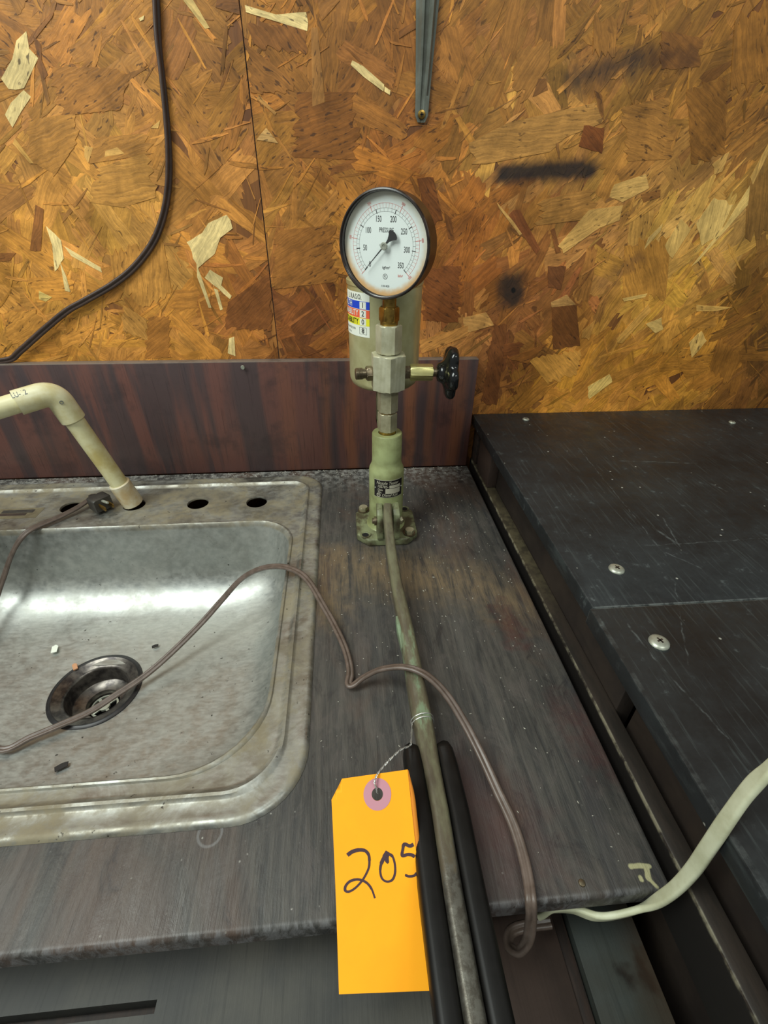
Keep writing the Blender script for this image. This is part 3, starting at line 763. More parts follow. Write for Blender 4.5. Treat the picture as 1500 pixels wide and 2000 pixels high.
tag(bt1, 'black laminate bench top board running against the strand board wall', 'bench top')
bt2 = mk('bench_top_board', box(.2365, 1.3, -.40, .3155, .081, .0998, .0009), 'black')
tag(bt2, 'scratched black laminate bench top board in front of the one at the wall', 'bench top')
for (x, y), r, par in (((1027, 819), .0062, bt1), ((1430, 825), .0058, bt1), ((1204, 1112), .0085, bt1), ((1287, 1255), .0092, bt2)):
    screwhead(G(x, y, .1), r, 'screw_head', par)

# ------------------------------------------------------------------ sink
sink = empty('sink', (-.36, .48, 0), 'stained stainless steel drop-in sink with four tap holes in its deck', 'sink')
SXC, NCOR = -.36, 10
def rr(x0, x1, y0, y1, r, z, rf=None):
    out = []; rf = rf or r
    for cx_, cy_, a0, r in ((x1 - r, y1 - r, 0, r), (x0 + r, y1 - r, pi / 2, r), (x0 + rf, y0 + rf, pi, rf), (x1 - rf, y0 + rf, 3 * pi / 2, rf)):
        for i in range(NCOR + 1):
            a = a0 + pi / 2 * i / NCOR; out.append(Vector((cx_ + r * cos(a), cy_ + r * sin(a), z)))
    return out
OX0, OX1, OY0, OY1 = -.675, -.046, .187, .776
BX0, BX1, BY0, BY1 = -.634, -.086, .228, .633
def outer(i, z, r=.045): return rr(OX0 + i, OX1 - i, OY0 + i, OY1 - i, max(.01, r - i * .6), z, .064 - i * .6)
def bowl(i, z, r): return rr(BX0 + i, BX1 - i, BY0 + i, BY1 - i, r, z, r + .026)
rings1 = [outer(0, .0004), outer(.0012, .0026), outer(.003, .0042), outer(.0055, .0048), outer(.009, .0040), outer(.020, .0034), outer(.0215, .0040), outer(.0235, .0066), outer(.0262, .0070), outer(.0285, .0048), outer(.0310, .0030), outer(.0325, .0027)]
DR = (-.362, .437); DRZ, DRR = -.140, .0565
rings2 = [bowl(0, .0027, .058), bowl(.0012, .0046, .058), bowl(.003, .0050, .058), bowl(.0048, .0030, .058), bowl(.0062, -.003, .058), bowl(.010, -.030, .060), *[bowl(.016 + .072 * (1 - cos(a_)), -.066 - .0675 * sin(a_), .062 + .028 * (1 - cos(a_))) for a_ in [R(d_) for d_ in (0, 12, 24, 36, 48, 60, 70, 80, 90)]]]
last = rings2[-1]
for t in (.15, .35, .6, .85, 1.0):
    rg = []
    for p in last:
        a = math.atan2(p.y - DR[1], p.x - DR[0])
        c = Vector((DR[0] + DRR * cos(a), DR[1] + DRR * sin(a), DRZ))
        q = p.lerp(c, t); q.z = -.1335 + (DRZ + .1335) * t; rg.append(q)
    rings2.append(rg)
def loft(rings):
    n = len(rings[0]); V_ = [p for rg in rings for p in rg]; F_ = []
    for k in range(len(rings) - 1):
        for i in range(n):
            j = (i + 1) % n; F_.append((k * n + i, k * n + j, (k + 1) * n + j, (k + 1) * n + i))
    return V_, F_
holes = [(-.4605, .694), (-.3595, .694), (-.2545, .692), (-.1560, .690)]; HR = .0176
A, B = rings1[-1], rings2[0]
pts = [Vector((p.x, p.y)) for p in A + B]; n1 = len(A); edges = []
for k0, m_ in ((0, n1), (n1, n1)): edges += [(k0 + i, k0 + (i + 1) % m_) for i in range(m_)]
for h in holes:
    k0 = len(pts)
    for i in range(28): pts.append(Vector((h[0] + HR * cos(2 * pi * i / 28), h[1] + HR * sin(2 * pi * i / 28))))
    edges += [(k0 + i, k0 + (i + 1) % 28) for i in range(28)]
vo, eo, fo, _, _, _ = geometry.delaunay_2d_cdt(pts, edges, [], 0, 1e-6)
def inside(p, poly):
    r_ = False; j = len(poly) - 1
    for i in range(len(poly)):
        a, b = poly[i], poly[j]
        if (a.y > p.y) != (b.y > p.y) and p.x < (b.x - a.x) * (p.y - a.y) / (b.y - a.y) + a.x: r_ = not r_
        j = i
    return r_
ff = []
for f in fo:
    c = sum((vo[i] for i in f), Vector((0, 0))) / len(f)
    if inside(c, A) and not inside(c, B) and all((c - Vector(h)).length > HR * .99 for h in holes): ff.append(tuple(f))
deck = [Vector((v.x, v.y, .0027)) for v in vo], ff
lips = []
for h in holes:
    lips.append(at(lathe([(HR, .0027), (HR - .0006, .0014), (HR - .0006, -.0005)], 28, False, False), (h[0], h[1], 0)))
sg = join(loft(rings1), loft(rings2), deck, *lips)
bm = bmesh.new(); vv = [bm.verts.new(v) for v in sg[0]]
for f in sg[1]:
    try: bm.faces.new([vv[i] for i in f])
    except ValueError: pass
bmesh.ops.remove_doubles(bm, verts=bm.verts[:], dist=1e-5)
bmesh.ops.recalc_face_normals(bm, faces=bm.faces[:])
if sum(f.normal.z * f.calc_area() for f in bm.faces) < 0: bmesh.ops.reverse_faces(bm, faces=bm.faces[:])
mk('basin', frombm(bm), 'steel', sink, 42)
# worn maker's sticker on the deck
st = G(40, 1003, .003)
skm = mk('sticker', box(st.x - .045, st.x + .030, st.y - .014, st.y + .016, .0028, .0030), 'oldlabel', sink, 0)
mk('sticker_band', box(st.x - .032, st.x + .018, st.y + .002, st.y + .011, .00301, .00312), 'plug', skm, 0)
mk('sticker_band', box(st.x - .036, st.x + .010, st.y - .006, st.y + .0012, .00301, .00312), 'lowred', skm, 0)
# drain
drain = mk('drain', at(lathe([(DRR + .0012, -.0012), (DRR + .001, .0014), (DRR - .0015, .0026), (DRR - .003, .0016), (.0445, -.0015), (.0415, -.003), (.0400, -.006), (.0385, -.026), (.0375, -.0275), (.0225, -.0305), (.0215, -.0325), (.0205, -.044)], 64, False, False), (DR[0], DR[1], DRZ)), 'drain', sink, 50)
mk('gasket_ring', at(lathe([(DRR + .0042, -.0004), (DRR + .0036, .0016), (DRR + .0004, .0021), (DRR - .0008, .0030), (DRR - .002, .0026)], 64, False, False), (DR[0], DR[1], DRZ)), 'drainrim', drain)
mk('drain_pipe', at(lathe([(.0206, -.044), (.0206, -.14), (.001, -.14)], 40, False, False), (DR[0], DR[1], DRZ)), 'hole', drain, 0)
spk = [lathe([(.0185, -.0395), (.0185, -.0375), (.0160, -.0370), (.0158, -.0395)], 36, False, False), lathe([(.0075, -.0395), (.0075, -.036), (.001, -.035)], 24, False, False)]
for k in range(4): spk.append(xf(box(.006, .0165, -.0022, .0022, -.0395, -.0368, .0005), Matrix.Rotation(R(45 + 90 * k), 4, 'Z')))
mk('strainer', at(join(*spk), (DR[0], DR[1], DRZ)), 'zinc', drain)
# litter lying in the sink
def litter(name, x, y, z, lx, ly, lz, rot, mat, label, cat):
    p = G(x, y, z)
    g = prism([(-lx / 2, -ly / 2), (lx * .45, -ly * .5), (lx * .55, ly * .3), (lx * .1, ly * .55), (-lx * .5, ly * .4)], 0, lz)
    tag(mk(name, xf(g, Matrix.Translation(p) @ Matrix.Rotation(rot, 4, 'Z')), mat, None, 0), label, cat)
litter('paper_scrap', 107, 1268, -.1330, .008, .014, .0012, .3, 'white', 'small white scrap lying in the sink bowl beside the drain', 'scrap')
litter('wood_chip', 147, 1303, -.1365, .006, .012, .002, .6, 'splinter', 'small tan chip lying on the rim of the sink drain', 'chip')
litter('dark_flake', 120, 1497, -.1310, .014, .007, .0008, .5, 'chip', 'black flake lying in the sink bowl near its front wall', 'flake')
litter('dark_flake', 303, 1262, -.1340, .009, .005, .0008, .4, 'chip', 'black flake lying in the sink bowl beside the cord, uphill of the drain', 'flake')

# ------------------------------------------------------------------ pvc spout
E0 = Vector((holes[1][0], holes[1][1], .004)); E1 = GD(105, 765, .655)
leg = (E1 - E0).normalized()
E2 = GD(0, 797, .625); arm = (E2 - E1).normalized()
pv = empty('pvc_spout', E0, 'yellowed white plastic pipe spout with elbow standing in a sink tap hole', 'pipe')
RP = .0134
cl = lambda r, p, q: at(lathe([(r, 0), (r, (q - p).length)], 36), p, q - p)
def tube(r, p, q, ch=.0012): return at(lathe([(r - ch, 0), (r, ch), (r, (q - p).length - ch), (r - ch, (q - p).length)], 36), p, q - p)
mk('upright_pipe', tube(RP, E0 + leg * .012, E1 - leg * .02), 'pvc', pv)
mk('coupling', tube(RP * 1.22, E0 + leg * .002, E0 + leg * .046), 'pvcend', pv)
mk('arm_pipe', tube(RP, E1 + arm * .02, E1 + arm * .40), 'pvc', pv)
eb = []
pa, pb = E1 - leg * .019, E1 + arm * .019
for i in range(13):
    t = i / 12; eb.append(pa * (1 - t) ** 2 + E1 * 2 * t * (1 - t) + pb * t * t)
path = [E1 - leg * .044, E1 - leg * .030] + eb + [E1 + arm * .030, E1 + arm * .046]
el = mk('elbow', sweep(path, circ(RP * 1.26, 28)), 'pvcclean', pv, 50)
nv = leg.cross(arm).normalized()
if nv.dot(CAM - E1) < 0: nv = -nv
om = E1 - leg * .006 + arm * .000
mk('mould_mark', at(lathe([(.0026, .0), (.0026, .0008), (.0016, .0008), (.0016, 0)], 20, False, False), E1 - leg * .012 + nv * (RP * 1.255), nv), 'printgrey', el, 0)
# printed size mark on the arm socket: L U-12 style lettering
up = (Vector((0, 0, 1)) - arm * arm.z).normalized()
fr_ = up.cross(arm)
if fr_.dot(CAM - E1) < 0: fr_ = -fr_
axc = E1 + arm * .038
tg = textgeo('LU-12', .012, .62)
mv = []
for v in tg[0]:
    a = R(52) + v.y / (RP * 1.27); mv.append(axc - arm * v.x * 1.0 + (fr_ * cos(a) + up * sin(a)) * (RP * 1.268))
mk('printed_mark', (mv, tg[1]), 'printgrey', el, 0)

# ------------------------------------------------------------------ wall cord
Yc = .8170
wp_ = [GY(x, y, yy) for x, y, yy in ((300, -150, Yc), (302, -60, Yc), (305, 0, Yc), (309, 80, Yc), (318, 160, Yc), (326, 240, Yc), (330, 310, Yc), (328, 370, Yc), (318, 425, Yc), (298, 475, Yc), (262, 522, Yc), (220, 556, .816), (165, 588, .815), (130, 608, .814), (85, 645, .813), (40, 685, .812), (15, 703, .812))]
wp_ += [wp_[-1] + Vector((-.05, -.001, -.0000)) + Vector((0, 0, -.0)), wp_[-1] + Vector((-.16, -.001, .01)), wp_[-1] + Vector((-.35, 0, .03))]
for p in wp_[-4:]: p.z = max(p.z, .2125)
wp_ = [wp_[0] + Vector((-.004, 0, .55)), wp_[0] + Vector((-.003, 0, .25))] + wp_
pth = smooth_path(wp_, 8)
wc = mk('hanging_cord', sweep(pth, twin(.0025, .0025), (0, -.25, 1)), 'wallcord', None, 60)
sd = []
tag(wc, 'dark brown two core cord hanging down the strand board wall', 'cord')

# ------------------------------------------------------------------ shelf bracket
b0, b1 = GY(823, 226, .8195), GY(838, -60, .8195)
br = empty('shelf_bracket', (b0.x, .8195, b0.z), 'grey tapered metal shelf bracket leg screwed to the strand board wall', 'bracket')
def bracket_geo():
    pathb = [b0 + (b1 - b0) * t for t in (0, .15, .4, .7, 1.0)]
    ext = [b1 + (b1 - b0) * .5]
    P_ = [b0 + Vector((0, 0, -.0072))] + pathb + ext
    wd = [.0050, .0088, .0094, .0112, .0135, .0158, .019]
    dp = [.001, .0018, .0030, .0075, .0085, .0095, .010]
    V_, F_ = [], []
    for p, w, d in zip(P_, wd, dp):
        prof = [(-w, 0), (-w, -.0016), (-w * .80, -.002), (-w * .52, -d), (-w * .30, -d), (-w * .12, -d * .45), (w * .12, -d * .45), (w * .30, -d), (w * .52, -d), (w * .80, -.002), (w, -.0016), (w, 0)]
        for a, b in prof: V_.append(Vector((p.x + a, .8196 + b, p.z)))
    n = 12
    for k in range(len(P_) - 1):
        for i in range(n):
            j = (i + 1) % n; F_.append((k * n + i, k * n + j, (k + 1) * n + j, (k + 1) * n + i))
    F_.append(tuple(range(n))); F_.append(tuple((len(P_) - 1) * n + i for i in range(n))[::-1])
    return V_, F_
mk('channel', bracket_geo(), 'bracket', br, 25)
sc_ = mk('screw', at(lathe([(.0052, 0), (.0048, .001), (.003, .0016), (.0001, .0018)], 24, True, False), (b0.x, .8172, b0.z + .001), (0, -1, 0)), 'brass', br)
mk('drive_recess', at(join(box(-.0024, .0024, -.0007, .0007, .0013, .0020), box(-.0007, .0007, -.0024, .0024, .0013, .0020)), (b0.x, .8172, b0.z + .001), (0, -1, 0)), 'hole', sc_, 0)

# ------------------------------------------------------------------ nozzle tester
PX, PY = .0578, .603
nt = empty('nozzle_tester', (PX, PY, 0), 'green hand pump injector nozzle tester with round pressure gauge and black handwheel', 'pump tester')
AX = lambda g: xf(g, Matrix.Translation((PX, PY, 0)))
hw, ch_ = .0465, .017
oct_ = [(hw, -hw + ch_), (hw, hw - ch_), (hw - ch_, hw), (-hw + ch_, hw), (-hw, hw - ch_), (-hw, -hw + ch_), (-hw + ch_, -hw), (hw - ch_, -hw)]
bp = mk('base_plate', AX(prism(oct_, .0005, .0125, .0022, 3)), 'greendirty', nt)
bl = .0335
for (dx, dy) in ((1, -1), (-1, 1)):
    bo = mk('mounting_bolt', xf(hexagon(.0125, .0128, .0205, .4, .001), Matrix.Translation((PX + dx * bl, PY + dy * bl, 0))), 'nickel', nt)
    mk('washer', at(lathe([(.0090, .0124), (.0090, .0138), (.004, .0138)], 28, True, True), (PX + dx * bl, PY + dy * bl, 0)), 'brownsteel', bo)
for (dx, dy) in ((-1, -1), (1, 1)):
    mk('mounting_hole', at(lathe([(.0082, .0122), (.0078, .0137), (.0056, .0137), (.0050, .0129)], 28, True, False), (PX + dx * bl, PY + dy * bl, 0)), 'greendirty', bp)
    mk('hole_bottom', at(lathe([(.0051, .0126), (.0051, .0131)], 24), (PX + dx * bl, PY + dy * bl, 0)), 'hole', bp, 0)
mk('pump_body', AX(lathe([(.030, .0122), (.0275, .0145), (.0262, .020), (.0257, .028), (.0257, .106), (.0250, .111), (.0225, .1165), (.0214, .121), (.0212, .126), (.0212, .1640), (.0202, .1655), (.0125, .1655), (.0120, .164)], 56)), 'green', nt)
# clevis lugs and pivot
lug_prof = [(-.022, .0126), (-.048, .0126), (-.0495, .018), (-.0490, .046), (-.0455, .0555), (-.038, .0610), (-.028, .0630), (-.022, .0630)]
def lug(x0, x1):
    bm = bmesh.new()
    a = [bm.verts.new((PX + x0, PY + y, z)) for y, z in lug_prof]; b = [bm.verts.new((PX + x1, PY + y, z)) for y, z in lug_prof]
    n = len(a); bm.faces.new(a); bm.faces.new(b[::-1])
    for i in range(n): bm.faces.new((a[i], b[i], b[(i + 1) % n], a[(i + 1) % n]))
    bmesh.ops.recalc_face_normals(bm, faces=bm.faces[:])
    bmesh.ops.bevel(bm, geom=bm.edges[:], offset=.0012, segments=2, affect='EDGES', profile=.5)
    return frombm(bm)
mk('clevis_lug', lug(-.0165, -.0082), 'greendirty', nt); mk('clevis_lug', lug(.0068, .0165), 'greendirty', nt)
pp = Vector((PX, PY - .036, .040))
pin = mk('pivot_pin', at(lathe([(.0035, -.0235), (.0042, -.023), (.0042, .0225), (.0035, .023)], 20), pp, (1, 0, 0)), 'brownsteel', nt)
mk('pin_head', at(lathe([(.0068, -.0205), (.0068, -.0172), (.004, -.0170)], 24), pp, (1, 0, 0)), 'brownsteel', pin)
mk('pin_nut', at(hexagon(.0115, .0170, .0212, .2), pp, (1, 0, 0)), 'nickel', pin)
# nameplate wrapped on the body
RN = .0259
def cylmap(g, r, cx_, cy_, phi0, z0, rot=0):
    out = []
    for v in g[0]:
        a = phi0 + v.x / r
        out.append(Vector((cx_ + r * sin(a), cy_ - r * cos(a), z0 + v.y)))
    return out, g[1]
def grid(w, h, nx=24, ny=2, x0=None):
    V_ = []; F_ = []
    for j in range(ny + 1):
        for i in range(nx + 1): V_.append(Vector((-w / 2 + w * i / nx, -h / 2 + h * j / ny, 0)))
    for j in range(ny):
        for i in range(nx): k = j * (nx + 1) + i; F_.append((k, k + 1, k + nx + 2, k + nx + 1))
    return V_, F_
zt_ = GY(755, 939, PY - .0257).z; zb_ = GY(755, 972, PY - .0257).z
zm = (zt_ + zb_) / 2; nh = zt_ - zb_; nw = .0455; ph0 = .06
np_ = mk('nameplate', cylmap(grid(nw, nh), RN, PX, PY, ph0, zm), 'plate', nt, 60)
for yy, hh in ((nh / 2, .0008), (-nh / 2, .0005)): mk('plate_border', cylmap(xf(grid(nw, hh), Matrix.Translation((0, yy, 0))), RN + .0002, PX, PY, ph0, zm), 'platetext', np_, 60)
def T(s, size, x, y, sx=.8, al='LEFT', sh=0): return xf(textgeo(s, size, sx, al, sh), Matrix.Translation((x, y, 0)))
mk('plate_lettering', cylmap(join(T('Nozzle Tester', .0068, -.019, nh * .34, .85, 'LEFT', .25), T('105785-', .0062, -.0175, nh * .13, .8, 'LEFT', .2), T('Date', .0050, -.017, -nh * .06, .8, 'LEFT', .2), T('No.', .0050, -.0165, -nh * .2, .8), T('Diesel Kiki', .0062, -.0105, -nh * .37, .9, 'LEFT', .25)), RN + .0003, PX, PY, ph0, zm), 'platetext', np_, 0)
mk('plate_boxes', cylmap(join(xf(grid(.018, .0048, 12), Matrix.Translation((.0095, nh * .13, 0))), xf(grid(.0235, .0042, 12), Matrix.Translation((.0065, -nh * .055, 0))), xf(grid(.0235, .0042, 12), Matrix.Translation((.0065, -nh * .20, 0)))), RN + .0003, PX, PY, ph0, zm), 'platetext', np_, 0)
lg_ = [(.0026 * cos(a), .0026 * sin(a), 0) for a in [2 * pi * i / 20 for i in range(21)]]
mk('plate_emblem', cylmap(join(xf(ribbon(lg_, .0011), Matrix.Translation((-.0155, -nh * .37, 0))), xf(grid(.0024, .0008, 2), Matrix.Translation((-.0155, -nh * .37, 0)))), RN + .0003, PX, PY, ph0, zm), 'platetext', np_, 0)
for sx_ in (-1, 1):
    a = ph0 + sx_ * .0212 / RN
    mk('rivet', at(lathe([(.0011, 0), (.0008, .0007), (.0001, .0009)], 12, True, False), (PX + RN * sin(a), PY - RN * cos(a), zm), (sin(a), -cos(a), 0)), 'zinc', np_)
# hex fittings up the column
mk('lower_nipple', AX(lathe([(.0118, .1640), (.0118, .1690), (.0105, .1695), (.0105, .2300)], 32)), 'brass', nt)
mk('hex_coupling', AX(hexagon(.0235, .1688, .1950, R(14), .0009)), 'nickel', nt, 20)
mk('hex_coupling', AX(hexagon(.0245, .1968, .2300, R(14), .0009)), 'nickel', nt, 20)
VB0, VB1 = .2285, .2735
mk('valve_block', AX(hexagon(.0410, VB0, VB1, R(2), .0010)), 'nickel2', nt, 20)
mk('hex_adapter', AX(join(hexagon(.0285, VB1 + .0012, .3085, R(22), .0010), lathe([(.012, VB1 - .001), (.012, VB1 + .003)], 24))), 'nickel2', nt, 20)
mk('gauge_nut', AX(join(hexagon(.0215, .3120, .3290, R(26), .0014), lathe([(.0110, .3075), (.0112, .3125)], 28))), 'brass', nt)
mk('gauge_stem', AX(lathe([(.0085, .328), (.0085, .350)], 24)), 'brass', nt)
VZ = .2495
lx = Vector((-1, .04, 0)).normalized()
pl = mk('side_plug', at(join(hexagon(.0165, .0205, .0290, .5, .001), lathe([(.0062, .028), (.0062, .033), (.0070, .0335), (.0070, .0425), (.0062, .0430)], 24)), (PX, PY, VZ), (-1, -.12, 0)), 'brownsteel', nt)
mk('thread', at(join(*[lathe([(.0070, .0345 + .0016 * k), (.0076, .0350 + .0016 * k), (.0070, .0355 + .0016 * k)], 24, False, False) for k in range(5)]), (PX, PY, VZ), (-1, -.12, 0)), 'brownsteel', pl)
WX = Vector((1, -.04, 0))
mk('valve_collar', at(hexagon(.0150, .0205, .0285, .1, .0008), (PX, PY, VZ), WX), 'brownsteel', nt)
mk('valve_gland', at(hexagon(.0185, .0285, .0580, R(90 + 36), .0010), (PX, PY, VZ), WX, (0, 0, 1)), 'palebrass', nt)
mk('valve_spindle', at(lathe([(.0055, .057), (.0055, .068)], 20), (PX, PY, VZ), WX), 'brownsteel', nt)
def wheel():
    prof = [(.0, .0630, 0), (.0075, .0632, 0), (.0110, .0645, 0), (.0128, .0680, 0), (.0150, .0712, .2), (.0215, .0735, .7), (.0285, .0750, 1), (.0325, .0775, 1), (.0342, .0815, 1), (.0335, .0850, 1), (.0310, .0872, 1), (.0250, .0880, .8), (.0160, .0882, .3), (.0, .0884, 0)]
    n = 90; V_, F_ = [], []
    for r, z, lob in prof:
        for i in range(n):
            a = 2 * pi * i / n
            k = 1 + lob * (.105 * cos(5 * a) - .03 * cos(10 * a) - .06)
            V_.append((r * k * cos(a), r * k * sin(a), z))
    for k in range(len(prof) - 1):
        for i in range(n):
            j = (i + 1) % n; F_.append((k * n + i, k * n + j, (k + 1) * n + j, (k + 1) * n + i))
    return V_, F_
mk('handwheel', at(wheel(), (PX, PY, VZ), WX, (0, -.45, 1)), 'bakelite', nt, 60)
# oil reservoir
RX, RY, RR = .0585, .6745, .0492
res = mk('oil_reservoir', at(lathe([(.001, .2115), (.036, .2115), (.0425, .2130), (.0465, .2165), (.0487, .2220), (RR, .2290), (RR, .3440), (RR + .0012, .3450), (RR + .0016, .3500), (RR, .3515), (.001, .3530)], 72, False, False), (RX, RY, 0)), 'reservoir', nt)
mk('feed_pipe', at(lathe([(.007, 0), (.007, .034)], 20), (PX, PY + .015, .2130), (0, 1, -.05)), 'brownsteel', nt)
mk('support_arm', box(PX - .010, PX + .010, PY + .018, RY + .01, .150, .158, .001), 'greendirty', nt)
mk('support_strut', box(PX - .010, PX + .010, RY - .012, RY + .012, .150, .213, .001), 'greendirty', nt)
# hazard label
zT = GY(700, 573, RY - RR * .86).z; zB = GY(700, 660, RY - RR * .86).z
SH = zT - zB; phR = math.asin(max(-.99, (GY(722, 620, RY - RR * .88).x - RX) / RR)); SW = .078; RS = RR + .0003
hz = mk('hazard_label', cylmap(xf(grid(SW, SH, 36, 2), Matrix.Translation((-SW / 2, 0, 0))), RS, RX, RY, phR, (zT + zB) / 2), 'white', nt, 60)
zmid = (zT + zB) / 2
def band(y0, y1, mat, x0=-SW, x1=0.0, dr=.00015):
    w = x1 - x0; h = (y1 - y0) * SH
    return mk('label_band' if mat != 'white' else 'number_box', cylmap(xf(grid(w, h, 30 if w > .03 else 6), Matrix.Translation(((x0 + x1) / 2, (.5 - (y0 + y1) / 2) * SH, 0))), RS + dr, RX, RY, phR, zmid), mat, hz, 60)
band(.19, .365, 'blue'); band(.375, .56, 'red'); band(.565, .735, 'yellow')
for y0, y1 in ((.20, .355), (.385, .55), (.575, .725)): band(y0, y1, 'white', -.0150, -.0050, .0003)
def htext(s, size, x, y, sx, mat, al='RIGHT', name='label_lettering'):
    return mk(name, cylmap(xf(textgeo(s, size, sx, al), Matrix.Translation((x, (.5 - y) * SH, 0))), RS + .00045, RX, RY, phR, zmid), mat, hz, 0)
htext('HEALTH', .0100, -.0300, .275, .85, 'white'); htext('FLAMMABILITY', .0098, -.0175, .465, .80, 'white'); htext('INSTABILITY', .0095, -.0175, .655, .80, 'printblack')
for s, y in (('1', .277), ('2', .468), ('0', .652), ('8', .855)): htext(s, .0090, -.0100, y, .95, 'printblack', 'CENTER')
htext('L. R.A.S.O.', .0085, -.012, .10, .75, 'printgrey'); htext('PERSONAL PROTECTION', .0036, -.0235, .83, .8, 'printgrey'); htext('USE  oil', .0034, -.034, .925, .8, 'printgrey')
bx_ = [(-.0155, -.0185 + .5 * .0), (-.0045, -.0185)]
fr4 = [(-.0155, (.5 - .775) * SH, 0), (-.0045, (.5 - .775) * SH, 0), (-.0045, (.5 - .935) * SH, 0), (-.0155, (.5 - .935) * SH, 0), (-.0155, (.5 - .775) * SH, 0)]
mk('number_box', cylmap(join(*[ribbon([fr4[i], fr4[i + 1]], .0004) for i in range(4)]), RS + .0003, RX, RY, phR, zmid), 'printgrey', hz, 0)

# ---- gauge
YA = R(28)
gn = Vector((-sin(YA), -cos(YA), 0)); gt = Vector((cos(YA), -sin(YA), 0)); gu = Vector((0, 0, 1))
GC = Vector((PX, PY, .3935)) + gn * .021
GM = Matrix(((gt.x, gu.x, gn.x, GC.x), (gt.y, gu.y, gn.y, GC.y), (gt.z, gu.z, gn.z, GC.z), (0, 0, 0, 1)))
gau = mk('pressure_gauge', xf(lathe([(.001, -.036), (.044, -.036), (.0492, -.0345), (.0518, -.031), (.0522, -.010), (.0530, -.0085), (.0535, -.0065), (.0535, -.0005), (.0530, .0008), (.0518, .0012), (.0508, .0000), (.0500, -.0040)], 96, False, False), GM), 'bezel', nt, 40)
mk('bezel_lip', xf(lathe([(.0533, -.0025), (.0538, -.0018), (.0537, -.0004), (.0528, .0008), (.0524, .0006)], 96, False, False), GM), 'bezelrim', gau, 60)
def dial_part(name, g, c, mat): # keep the dial in its own rotated frame so its shading follows the face
    me = bpy.data.meshes.new(name); me.from_pydata([Vector((v[0], v[1], c)) for v in g[0]], [], g[1]); me.materials.append(M[mat]); me.update()
    o = bpy.data.objects.new(name, me); C.objects.link(o); o.parent = gau
    o.matrix_local = Matrix.Translation(-wloc(gau)) @ GM
    return o
def disc(r, n=72): return [(r * cos(2 * pi * i / n), r * sin(2 * pi * i / n), 0) for i in range(n)], [tuple(range(n))]
DZ = -.0075
dial_part('dial_face', disc(.0506), DZ, 'dial')
def pol(r, a): return (r * cos(a), r * sin(a), 0)
A0, A1 = R(225), R(-45)
def ang(t): return A0 + (A1 - A0) * t
r1, r2, r3 = .0322, .0353, .0398
arc = lambda r, w: ribbon([pol(r, ang(i / 90)) for i in range(91)], w)
tk_ = []
for i in range(36):
    if i % 5: tk_.append(ribbon([pol(r1, ang(i / 35)), pol(r2, ang(i / 35))], .00022))
dial_part('scale_arc', join(arc(r1, .00028), arc(r2, .00028), *tk_), DZ + .0001, 'printgrey')
for i in range(8): dial_part('scale_mark', ribbon([pol(r1 - .0008, ang(i / 7)), pol(r2 + .0006, ang(i / 7))], .0008), DZ + .00012, 'printblack')
dial_part('red_scale', join(arc(r3, .0003), *[ribbon([pol(r2, ang(i / 50)), pol(r3 + (.0022 if i % 10 == 0 else 0), ang(i / 50))], .0006 if i % 10 == 0 else .00022) for i in range(51)]), DZ + .0001, 'printred')
nums = []
for i in range(8):
    a = ang(i / 7); rn = {0: .0270, 7: .0262}.get(i, .0264)
    x, y, _ = pol(rn, a)
    if i in (1, 2): x += .0012
    if i in (5, 6): x -= .0010
    dial_part('numeral', xf(textgeo(str(i * 50), .0082, .60, bold=.006), Matrix.Translation((x, y, 0))), DZ + .00013, 'printblack')
tx = [xf(textgeo('PRESSURE', .0064, .62, bold=.004), Matrix.Translation((.0008, .0148, 0))), xf(textgeo('kgf/cm²', .0040, .8), Matrix.Translation((.001, -.0215, 0))), xf(textgeo('1101420', .0030, 1.0), Matrix.Translation((.0, -.0405, 0))), xf(textgeo('FC', .0034, .7), Matrix.Translation((0, -.0305, 0))), xf(ribbon([pol(.0026, 2 * pi * i / 24) for i in range(25)], .00045), Matrix.Translation((0, -.0305, 0))), xf(ribbon([pol(.0011, 2 * pi * i / 16) for i in range(17)], .0002), Matrix.Translation((-.0062, .0004, 0)))]
dial_part('dial_lettering', join(*tx), DZ + .00013, 'printblack')
rt = []
for i in range(1, 6):
    a = ang(i / 5); g = textgeo(str(i * 1000), .0036, .6)
    dial_part('red_numeral', xf(g, Matrix.Translation(pol(.0434 if i < 5 else .0425, a)) @ Matrix.Rotation(a - pi / 2 if i < 5 else a + pi / 2, 4, 'Z')), DZ + .00013, 'printred')
dial_part('red_lettering', xf(textgeo('lbf/in²', .0036, .75), Matrix.Translation((.0185, -.0290, 0))), DZ + .00013, 'printred')
na = ang(-.004)
nm = Matrix.Rotation(na, 4, 'Z')
fan = [(-.003, .0008), (-.0075, .0016), (-.0115, .0036), (-.0145, .0062), (-.0166, .0052), (-.0178, .0028), (-.0182, 0), (-.0178, -.0028), (-.0166, -.0052), (-.0145, -.0062), (-.0115, -.0036), (-.0075, -.0016), (-.003, -.0008)]
nd_poly = [(.0335, -.00025), (.0335, .00025)] + [(.003, .0007)] + fan + [(.003, -.0007)]
mk('needle', xf(prism(nd_poly, DZ + .0042, DZ + .0047), GM @ nm), 'printblack', gau, 0)
mk('needle_hub', xf(lathe([(.0016, DZ), (.0016, DZ + .004), (.0040, DZ + .0042), (.0040, DZ + .0056), (.0036, DZ + .0060), (.0020, DZ + .0060), (.0014, DZ + .0052), (.0001, DZ + .0052)], 32, False, False), GM), 'zinc', gau)
mk('gauge_glass', xf(lathe([(.0001, -.0010), (.0507, -.0010)], 64, False, False), GM), 'glass', gau, 0)

